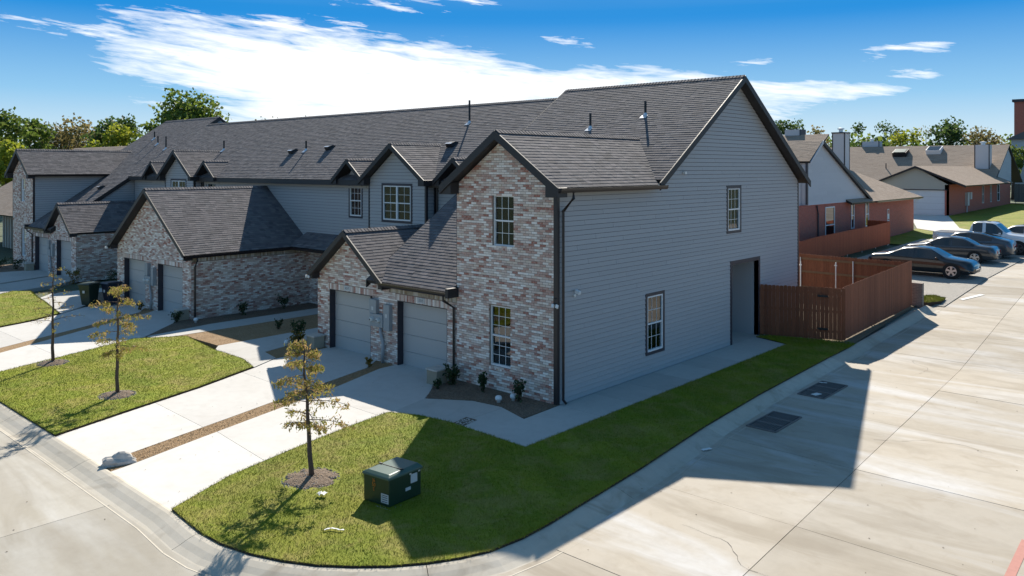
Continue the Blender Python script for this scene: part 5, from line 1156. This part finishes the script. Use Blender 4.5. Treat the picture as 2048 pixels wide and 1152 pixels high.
    roof_plane(H, (-30, 51.5, 6.2), (-14.3, 51.5, 6.2), (-30, 57.5, 9.45), 0, 15.7, math.hypot(6, 3.25), mat='shingle_brown', lens=lambda: random.uniform(.4, .7)); MB().box((-30, 52, 1), (-14.6, 60, 6.3)).build('rear_block', 'siding_pale', H)
    cx, cy = -17.7, 58.0; ch = MB().box((cx - .75, cy - .6, 6), (cx + .75, cy + .6, 9.95)).build('chimney', 'siding_pale', H); MB().box((cx + .70, cy - .66, 6), (cx + .78, cy + .66, 9.97)).build('chimney_trim', 'trim_dark', ch)
brick_house()
def back_house():
    zb = 1.8; YF = 66.0; XR = -6.45; H = thing('brick_house', 'long low brick house with skylights in its brown roof and a white garage door', 'house', (-12, 72, zb))
    # garage wing facing the alley with gable
    f = Frame((-13.2, YF, 0), (1, 0, 0), (0, 0, 1)); U = lambda x: x + 13.2; W = XR + 13.2
    wall_base(f, 0, W, zb - .3, [(0, 4.75), (U(-9.2), 6.35), (W, 4.75)], [(U(-11.0), U(-6.6), zb - .3, 4.22)], .3).build('gable_front', 'siding_cream', H)
    d = MB().box((-11.0, YF + .1, zb - .2), (-6.6, YF + .16, 4.22)).build('garage_door', 'window_white', H)
    for i in range(1, 4): MB().box((-11.0, YF + .09, zb + i * .6 - .012), (-6.6, YF + .098, zb + i * .6 + .012)).build('panel_joint', 'sticker', d)
    MB().box((-11.1, YF - .04, 4.22), (-6.5, YF - .001, 4.3)).build('lintel', 'trim_dark', H)
    for x1 in (-13.9, -4.9):
        barge(H, (-9.2, YF - .4, 6.52), (x1, YF - .4, 6.52 - abs(x1 + 9.2) * .42), depth=.2)
        roof_plane(H, (x1, YF - .4, 6.52 - abs(x1 + 9.2) * .42), (x1, YF + 12, 6.52 - abs(x1 + 9.2) * .42), (-9.2, YF - .4, 6.52), 0, 21, abs(x1 + 9.2) * math.hypot(1, .42), mat='shingle_brown', lens=lambda: random.uniform(.35, .6))
    sf = Frame((XR, YF, 0), (0, 1, 0), (0, 0, 1)); wall_base(sf, 0, 27.6, zb - .4, [(0, 4.75), (27.6, 4.75)], [], .3).build('brick_wall', 'brick_red', H)
    for y0, y1 in ((13.3, 14.0), (17.0, 17.6), (20.4, 21.6)): simple_window(H, sf, y0, y1, 2.6, 4.5)
    for y0, z0, z1 in ((6.2, 2.6, 3.9), (7.3, 3.2, 3.9)): MB().box((XR + .002, YF + y0, z0), (XR + .25, YF + y0 + .7, z1)).build('meter_box', 'sticker', H)
    MB().tube([(XR + .1, YF + 6.5, 2.6), (XR + .1, YF + 6.5, 1.7)], .06, 8).build('conduit', 'sticker', H)
    # main roof across, ridge along X
    yr, zr, ye, ze = 91.6, 9.05, 83.6, 4.6; XE = XR + .25
    roof_plane(H, (-42, ye, ze), (XE, ye, ze), (-42, yr, zr), 0, XE + 42, math.hypot(yr - ye, zr - ze), mat='shingle_brown', lens=lambda: random.uniform(.5, .8))
    roof_plane(H, (-42, 72, 4.6), (-13, 72, 4.6), (-42, 83.7, 4.64), 0, 29, 11.7, mat='shingle_brown', tabs=False)
    roof_plane(H, (XE, 99.6, ze), (-42, 99.6, ze), (XE, yr, zr), 0, XE + 42, math.hypot(8, zr - ze), mat='shingle_brown', tabs=False)
    g = Frame((XR + .05, 84.0, 0), (0, 1, 0), (0, 0, 1)); side_wall(H, g, 0, 9.7, 4.6, [(0, 4.75), (7.6, 8.85), (9.7, 7.6)], (), 0, None, 'gable_end', 'siding_pale', course=.22)
    barge(H, (XE, yr, zr + .02), (XE, ye, ze), depth=.16, out=(1, 0, 0), th=.05)
    fr = Frame((-42, ye, ze), (1, 0, 0), (0, yr - ye, zr - ze))
    def sky_l(x, v, mat_, dark):
        o = MB(); u = x + 42; P = lambda a, b, n: fr.p(u + a, v + b, n); o.add([P(0, 0, 0), P(1.6, 0, 0), P(1.6, 1.5, 0), P(0, 1.5, 0), P(0, 0, .6), P(1.6, 0, .6), P(1.6, 1.5, .35), P(0, 1.5, .35)], [(0, 1, 5, 4), (1, 2, 6, 5), (2, 3, 7, 6), (3, 0, 4, 7), (4, 5, 6, 7)]); k = o.build('skylight', dark, H)
        MB().prism([P(.14, .12, .60), P(1.46, .12, .60), P(1.46, 1.38, .38), P(.14, 1.38, .38)], fr.Nn * .03).build('skylight_glass', mat_, k)
    sky_l(-18.3, 6.3, 'cabinet_top', 'pipe_black'); sky_l(-14.6, 6.9, 'car_glass', 'window_white')
    for cx, cy, z1, wd in ((-21.8, 92.3, 9.75, 1.1), (-7.95, 87.1, 8.95, .75)):
        ch = MB().box((cx - wd, cy - .6, 4.5), (cx + wd, cy + .6, z1)).build('chimney', 'siding_pale', H)
        for dx in (-wd - .02, wd - .08): MB().box((cx + dx, cy - .63, 4.5), (cx + dx + .1, cy - .58, z1)).build('chimney_trim', 'trim_dark', ch)
        MB().lathe((cx, cy, z1), [(.22, 0), (.22, .2), (.34, .22), (.34, .36), (.02, .4)], 12).build('flue', 'galv', ch)
    MB().tube([(-18.3, 86.6, 6.1), (-18.3, 86.6, 6.9)], .06, 8).build('vent_pipe', 'pipe_black', H)
back_house()
def neighbours():
    # house left of the row: only its right end shows
    H = thing('brick_house', 'orange brick house with a tan roof and white porch posts beyond the far brick tower', 'house', (-58, 8, 0))
    f = Frame((-68, 6.5, 0), (1, 0, 0), (0, 0, 1)); wall_base(f, 0, 18, -.1, [(0, 2.9), (18, 2.9)], [], .3).build('brick_wall', 'brick_orange', H); MB().box((-50.3, 6.8, -.1), (-50, 20, 2.9)).build('end_wall', 'brick_orange', H)
    MB().box((-68, 3.6, 2.45), (-49.9, 3.85, 2.85)).build('porch_beam', 'siding_cream', H)
    roof_plane(H, (-68.5, 2.6, 2.75), (-49.5, 2.6, 2.75), (-68.5, 12, 8.2), 0, 19, math.hypot(9.4, 5.45), mat='shingle_brown', lens=lambda: random.uniform(.4, .7))
    roof_plane(H, (-49.5, 21, 2.9), (-68.5, 21, 2.9), (-49.5, 12, 8.2), 0, 19, math.hypot(9, 5.3), mat='shingle_brown', tabs=False)
    for x in np.arange(-60, -50, .62): MB().box((x, 3.62, 0), (x + .16, 3.8, 2.45)).build('porch_post', 'siding_cream', H)
    H = thing('house', 'distant house with a brown hipped roof among the trees behind the row', 'house', (-80, 47, 0))
    P = Vector((-80, 47, 0)); MB().box((-90, 40, 0), (-71, 54, 4.6)).build('wall', 'brick_grey', H)
    r = MB(); r.add([(-91, 39, 4.6), (-70, 39, 4.6), (-70, 55, 4.6), (-91, 55, 4.6), (-84, 47, 8.6), (-77, 47, 8.6)], [(0, 1, 5, 4), (1, 2, 5), (2, 3, 4, 5), (3, 0, 4)]); r.build('roof', 'shingle_brown', H)
    for x in (-82, -80): MB().lathe((x, 45.4, 7.7), [(.25, 0), (.25, .3), (.02, .45)], 10).build('roof_vent', 'pipe_black', H)
    # brick tower block far right
    H = thing('tower_block', 'tall red brick tower block far beyond the trees', 'building', (0, 168, 2))
    MB().box((-17.4, 157.5, 0), (14, 180, 18.6)).build('wall', 'brick_tower', H); MB().box((-17.7, 157.2, 18.6), (14.3, 180.3, 19.1)).build('parapet', 'trim_dark', H)
    for z in (4.2, 7.8, 11.4, 15.0):
        for x in (-15.2, -11.4, -7.6, -3.8):
            o = MB().box((x, 157.36, z), (x + 1.3, 157.49, z + 2.1)).build('window', 'window_white', H); MB().box((x + .15, 157.32, z + .15), (x + 1.15, 157.359, z + 1.95)).build('pane', 'car_glass', o)
    H = thing('house', 'pale two storey house with a grey roof in front of the red tower block', 'house', (-2, 118, 2)); MB().box((-9.4, 110.5, 1.8), (6, 124, 10.2)).build('wall', 'siding_pale', H)
    MB().add([(-10, 110, 10.2), (6.6, 110, 10.2), (6.6, 124.6, 10.2), (-10, 124.6, 10.2), (-1.7, 110, 14.2), (-1.7, 124.6, 14.2)], [(0, 4, 5, 3), (1, 2, 5, 4), (0, 1, 4), (2, 3, 5)]).build('roof', 'shingle', H)
    fence('weathered grey picket fence beside the long low brick house', [(-6.2, 94.5), (6, 95.5)], 2.2, 'fence_grey', 1, .3)
neighbours()

# ------------------------------------------------------------------ trees and shrubs
def leaf_cloud(pts, size, mat, name, parent, flat=.0, stretch=1.0):
    n = len(pts); P = np.asarray(pts); d = RNG.normal(size=(n, 3)); d /= np.linalg.norm(d, axis=1)[:, None]; e = RNG.normal(size=(n, 3)); e[:, 2] -= flat; e -= d * (e * d).sum(1)[:, None]; e /= np.linalg.norm(e, axis=1)[:, None]
    s = (size[0] + (size[1] - size[0]) * RNG.random(n))[:, None]; d = d * s * .5; e = e * s * .5 * stretch
    v = np.stack([P - e, P + d * .8, P + e, P - d * .8], 1).reshape(-1, 3)
    me = bpy.data.meshes.new(name); me.from_pydata(v.tolist(), [], np.arange(4 * n).reshape(n, 4).tolist()); a = me.attributes.new('tint', 'FLOAT', 'FACE'); a.data.foreach_set('value', RNG.uniform(.01, 1, n).astype('f'))
    return stuff(link(name, me, mat, parent))
def big_tree(x, y, z, hgt, rad, mat, lab, n=2600, leaf=(.3, .65), blobs=9, sparse=0.):
    t = thing('tree', lab, 'tree', (x, y, z), 'trees behind the houses'); cz = z + hgt * .62; tr = MB()
    tr.tube([(x, y, z - .3), (x + .1, y, z + hgt * .3), (x, y + .1, z + hgt * .6)], [rad * .075 + .08, rad * .06 + .05, rad * .03 + .03], 8); C_ = []
    for i in range(blobs):
        a = 2 * math.pi * i / blobs * 1.7 + random.random(); r = rad * random.uniform(.25, .68); h = random.uniform(-.28, .30) * hgt
        C_.append((x + r * math.cos(a), y + r * math.sin(a), cz + h, rad * random.uniform(.30, .50)))
    C_.append((x, y, z + hgt - rad * .42, rad * .42)); C_.append((x, y, cz, rad * .6))
    for c in C_: tr.tube([(x, y, z + hgt * .3), ((x + c[0]) / 2, (y + c[1]) / 2, (z + hgt * .35 + c[2]) / 2), c[:3]], [rad * .035, rad * .025, .02], 6)
    tr.build('trunk', 'bark', t, smooth=True); P = []
    wts = np.array([c[3] ** 2 for c in C_]); wts /= wts.sum()
    for c, k in zip(C_, (wts * n).astype(int)):
        d = RNG.normal(size=(k, 3)); d /= np.linalg.norm(d, axis=1)[:, None]; rr = c[3] * (RNG.random(k) ** .45) * (1 + .18 * np.sin(d[:, 0] * 7 + c[0]) * np.cos(d[:, 1] * 6) + .12 * np.sin(d[:, 2] * 9)); d[:, 2] *= .85
        P.append(np.array(c[:3]) + d * rr[:, None])
    leaf_cloud(np.vstack(P), leaf, mat, 'crown', t, .3)
FX, FY = -.67060, .74182; RX, RYy = .74182, .67060
def at(px, depth): k = (px - 1024) / 1604; return (CAMX + depth * (FX + k * RX), CAMY + depth * (FY + k * RYy))
for (px, ty, wpx, dep, mat, lab, n, lf, sp) in (
    (12, 214, 120, 96, 'leaf_green', 'leafy green tree standing left of the far brick tower roof', 2600, (.3, .6), 0),
    (70, 236, 110, 104, 'leaf_green', 'mid green tree next to the leftmost tree above the far roofs', 2200, (.3, .6), 0),
    (120, 244, 130, 112, 'leaf_olive', 'olive brown thinning tree above the distant brown hipped roof', 2400, (.3, .6), 0),
    (185, 250, 110, 118, 'leaf_olive', 'second olive brown tree beside the yellow green one', 2000, (.3, .6), 0),
    (22, 277, 100, 78, 'leaf_bright', 'low yellow green tree in front of the distant brown roof', 1800, (.25, .5), 0),
    (228, 254, 120, 84, 'leaf_bright', 'yellow green round tree just left of the big dark roof slope', 2400, (.25, .5), 0),
    (240, 230, 130, 104, 'leaf_dark', 'dark green tree behind the yellow green round one', 2400, (.3, .6), 0),
    (305, 235, 90, 110, 'leaf_green', 'green tree between the dark tree and the tallest tree', 1800, (.3, .6), 0),
    (400, 180, 205, 92, 'leaf_green', 'tallest broad green tree rising above the far roof ridge', 7000, (.3, .6), 0),
    (375, 232, 150, 84, 'leaf_bright', 'bright lower foliage tree under the tallest tree', 2200, (.25, .5), 0),
    (560, 232, 130, 125, 'leaf_olive', 'tree whose sparse top just shows over the long ridge', 900, (.25, .45), 0),
    (625, 236, 130, 130, 'leaf_dark', 'dark sparse tree top showing over the long ridge', 700, (.25, .45), 0),
    (1578, 238, 90, 118, 'leaf_dark', 'dark feathery tree behind the end gable and brick house chimney', 1500, (.25, .5), 0),
    (1632, 250, 80, 122, 'leaf_olive', 'olive tree beside the dark feathery one behind the brick house', 1400, (.25, .5), 0),
    (1716, 243, 70, 128, 'leaf_dark', 'narrow dark tree right of the tall pale chimney', 1400, (.3, .5), 0),
    (1768, 238, 80, 132, 'leaf_dark', 'dark forked tree above the long brown roof', 1500, (.3, .5), 0),
    (1800, 258, 80, 120, 'leaf_bright', 'yellow green tree above the long brown roof', 1600, (.25, .5), 0),
    (1852, 246, 80, 126, 'leaf_pale', 'pale thinning tree above the skylights', 700, (.2, .4), 0),
    (1900, 238, 120, 118, 'leaf_dark', 'broad dark green tree behind the skylight roof', 2600, (.3, .55), 0),
    (1975, 256, 110, 116, 'leaf_olive', 'olive green tree beside the red tower block', 2200, (.25, .5), 0),
    (2025, 290, 60, 106, 'leaf_green', 'small green tree at the white gable end of the long house', 1200, (.25, .5), 0)):
    X, Y = at(px, dep); z = gh(Y) - .2; top = CAMZ + (335 - ty) / 1604 * dep; big_tree(X, Y, z, top - z, wpx / 2 / 1604 * dep, mat, lab, n, lf)
def far_wood():
    P = []
    for px in np.arange(-120, 2250, 26):
        dep = 150 + 25 * math.sin(px * .013); X, Y = at(px, dep); r = random.uniform(3.5, 6); top = CAMZ + (335 - (284 + 10 * math.sin(px * .021) + random.uniform(-6, 8))) / 1604 * dep
        k = 330; d = RNG.normal(size=(k, 3)); d /= np.linalg.norm(d, axis=1)[:, None]; d *= (RNG.random(k) ** .4)[:, None]; P.append(np.array((X, Y, top * .52 + 1)) + d * np.array((r, r, top * .5)))
    tag(leaf_cloud(np.vstack(P), (.5, 1.1), 'leaf_green', 'far_woodland', None, .3), 'far belt of trees along the horizon', 'trees')
far_wood()
def sapling(x, y, hgt, lean, n, lab, full=1., r0=.35):
    t = thing('young_tree', lab, 'tree', (x, y, .05), 'young cypress trees on the front lawns'); N_ = 12
    ax = [Vector((x + lean[0] * (i / N_) ** 1.2 + .02 * math.sin(i * 1.3), y + lean[1] * (i / N_) ** 1.2 + .015 * math.cos(i * 1.7), .02 + hgt * i / N_)) for i in range(N_ + 1)]
    MB().tube(ax, [.05 * (1 - i / N_) ** .8 + .006 for i in range(N_ + 1)], 8).build('trunk', 'bark', t, smooth=True)
    br = MB(); P = []
    for b in range(n):
        f = .34 + .64 * (b + random.random()) / n; k = f * N_; i = min(N_ - 1, int(k)); o = ax[i].lerp(ax[i + 1], k - i); a = b * 2.4 + random.uniform(-.4, .4)
        L = r0 * (1.25 - f) * 2.0 * random.uniform(.7, 1.25) * (.55 if f < .42 else 1); d = Vector((math.cos(a), math.sin(a), random.uniform(.05, .45))); pts = [o]
        for s in range(1, 5): d.z -= .10; pts.append(pts[-1] + d.normalized() * L / 4)
        br.tube(pts, [.011, .009, .007, .005, .003], 5)
        for s in np.arange(.30, 1.02, .10):
            q = s * 4; j = min(3, int(q)); c = pts[j].lerp(pts[j + 1], min(1, q - j)); tw = random.uniform(0, 6.28); l2 = L * .30 * (1.1 - s * .6); e = c + Vector((math.cos(tw) * l2, math.sin(tw) * l2, random.uniform(-.5, .25) * l2)); br.tube([c, e], [.004, .002], 4)
            m_ = int(random.uniform(14, 24) * full)
            for _ in range(m_): w_ = random.random() ** .7; P.append(tuple(c.lerp(e, w_ * 1.1) + Vector((random.gauss(0, .042), random.gauss(0, .042), random.gauss(-.03, .035)))))
    br.build('branches', 'bark', t)
    leaf_cloud(P, (.014, .042), 'cypress', 'crown', t, 1.6, 2.8)
sapling(-.49, -7.34, 2.85, (-.16, -.10), 24, 'young rusty green cypress tree beside the green utility cabinet', .95, .58)
sapling(-9.65, -7.52, 3.1, (-.05, .05), 20, 'young golden cypress tree on the middle lawn near the driveway', .9, .62)
sapling(-14.97, -7.42, 3.15, (.03, .0), 20, 'nearly bare young cypress tree farther along the middle lawn', .13, .46)
def shrub(x, y, hgt, r, mat, lab, n=260, leaf=(.04, .09), z=0, up=True):
    t = thing('shrub', lab, 'shrub', (x, y, z), 'shrubs in the planting beds'); st = MB(); P = []
    for k in range(9):
        a = k * .9 + random.random(); e = Vector((x + math.cos(a) * r * random.uniform(.3, .9), y + math.sin(a) * r * random.uniform(.3, .9), z + hgt * random.uniform(.55, 1))); o = Vector((x, y, z - .03)); mid = o.lerp(e, .5) + Vector((0, 0, hgt * .12)); st.tube([o, mid, e], [.008, .006, .003], 5)
        for _ in range(n // 9): s = random.random() ** .6; q = o.lerp(mid, s * 2) if s < .5 else mid.lerp(e, s * 2 - 1); P.append(tuple(q + Vector((random.gauss(0, r * .17), random.gauss(0, r * .17), random.gauss(0, .03)))))
    st.build('stems', 'bark', t); leaf_cloud(P, leaf, mat, 'foliage', t, .2, 1.4)
for a in ((-2.35, -.42, .58, .18, 'shrub', 'dark upright shrub under the tower window', 260), (-.95, -.45, .6, .2, 'shrub', 'dark upright shrub near the corner of the tower bed', 280), (-3.55, -.5, .6, .3, 'shrub', 'grassy green shrub beside the pedestal and tower downspout', 320), (-3.55, -1.05, .3, .15, 'shrub', 'small low plant at the driveway corner of the tower bed', 120),
          (-11.85, -.35, .85, .34, 'shrub', 'white flowering green shrub left of the near garages', 360), (-11.2, -.75, .6, .32, 'shrub_yellow', 'yellow green shrub beside the left garage pedestal', 300), (-14.6, .6, .4, .2, 'shrub', 'small plant in the tan bed between the porch walks', 120), (-18.4, 1.2, .6, .3, 'shrub', 'dark shrub along the middle garage side nearer the street', 240), (-18.4, 3.2, .7, .35, 'shrub', 'dark shrub along the middle garage side nearer the porch', 240), (-18.9, -1.5, .5, .3, 'shrub', 'green shrub at the corner of the middle garage', 200),
          (-7.1, -.75, .28, .16, 'shrub_yellow', 'low yellowish plant at the conduit foot between garage doors', 110), (-33.6, -.3, .9, .5, 'shrub_yellow', 'yellow flowering shrub at the far garage corner', 320), (-31.6, .9, .9, .4, 'shrub', 'dark shrub along the far garage side', 220), (-43.2, -.3, .8, .6, 'shrub', 'dark shrub mound by the far brick tower', 300), (-44.6, -.8, .7, .6, 'shrub', 'second dark shrub mound by the far brick tower', 300), (-22.9, -1.25, .4, .2, 'shrub_yellow', 'yellowish plant at the conduit between the middle garage doors', 110)):
    shrub(*a)

def debris():
    mb = MB()
    for poly, n, z in ((DRIVE1, 40, .0), (DRIVE2, 25, .0), ([(4.9, -8), (12, -8), (11, 12), (4.4, 12)], 70, ZR + .004), ([(-20, -15), (3, -15), (3, -10.6), (-20, -10.6)], 30, ZR + .002), ([(4.0, -6), (4.9, -6), (4.3, 12), (3.5, 12)], 60, -.10)):
        for x, y in scatter(poly, n):
            L = random.uniform(.008, .024); a = random.uniform(0, 6.28); c, q = math.cos(a) * L, math.sin(a) * L
            mb.add([(x - c, y - q, z), (x + q * .5, y - c * .5, z + .008), (x + c, y + q, z + .002), (x - q * .5, y + c * .5, z + .006)], [(0, 1, 2, 3)], random.random() + .001)
    tag(stuff(mb.build('leaf_litter', 'mulch')), 'scattered dead leaves and specks on the concrete', 'leaf litter')
debris()

def cracks():
    mb = MB(); r = random.Random(5)
    for (x, y, a, n) in ((9.2, 4.0, 2.2, 16), (6.0, 10.5, 1.2, 14), (8.6, -4.5, 2.9, 18), (12.2, 6.5, .6, 16), (6.2, 17.5, .3, 12), (9.6, 12.2, 2.6, 14), (-3.2, -13.2, 2.8, 14), (1.8, -12.4, 2.2, 10)):
        p = [(x, y)]
        for _ in range(n): a += r.uniform(-.45, .45); p.append((p[-1][0] + math.cos(a) * .16, p[-1][1] + math.sin(a) * .16))
        for (x0, y0), (x1, y1) in zip(p, p[1:]):
            w_ = r.uniform(.0015, .005); dx, dy = y1 - y0, x0 - x1; L = math.hypot(dx, dy); dx, dy = dx / L * w_, dy / L * w_
            mb.add([(x0 - dx, y0 - dy, gh(y0) + ZR + .006), (x0 + dx, y0 + dy, gh(y0) + ZR + .006), (x1 + dx, y1 + dy, gh(y1) + ZR + .006), (x1 - dx, y1 - dy, gh(y1) + ZR + .006)], [(0, 1, 2, 3)])
    tag(stuff(mb.build('pavement_cracks', 'joint')), 'thin dark cracks wandering across the concrete road slabs', 'cracks')
cracks()
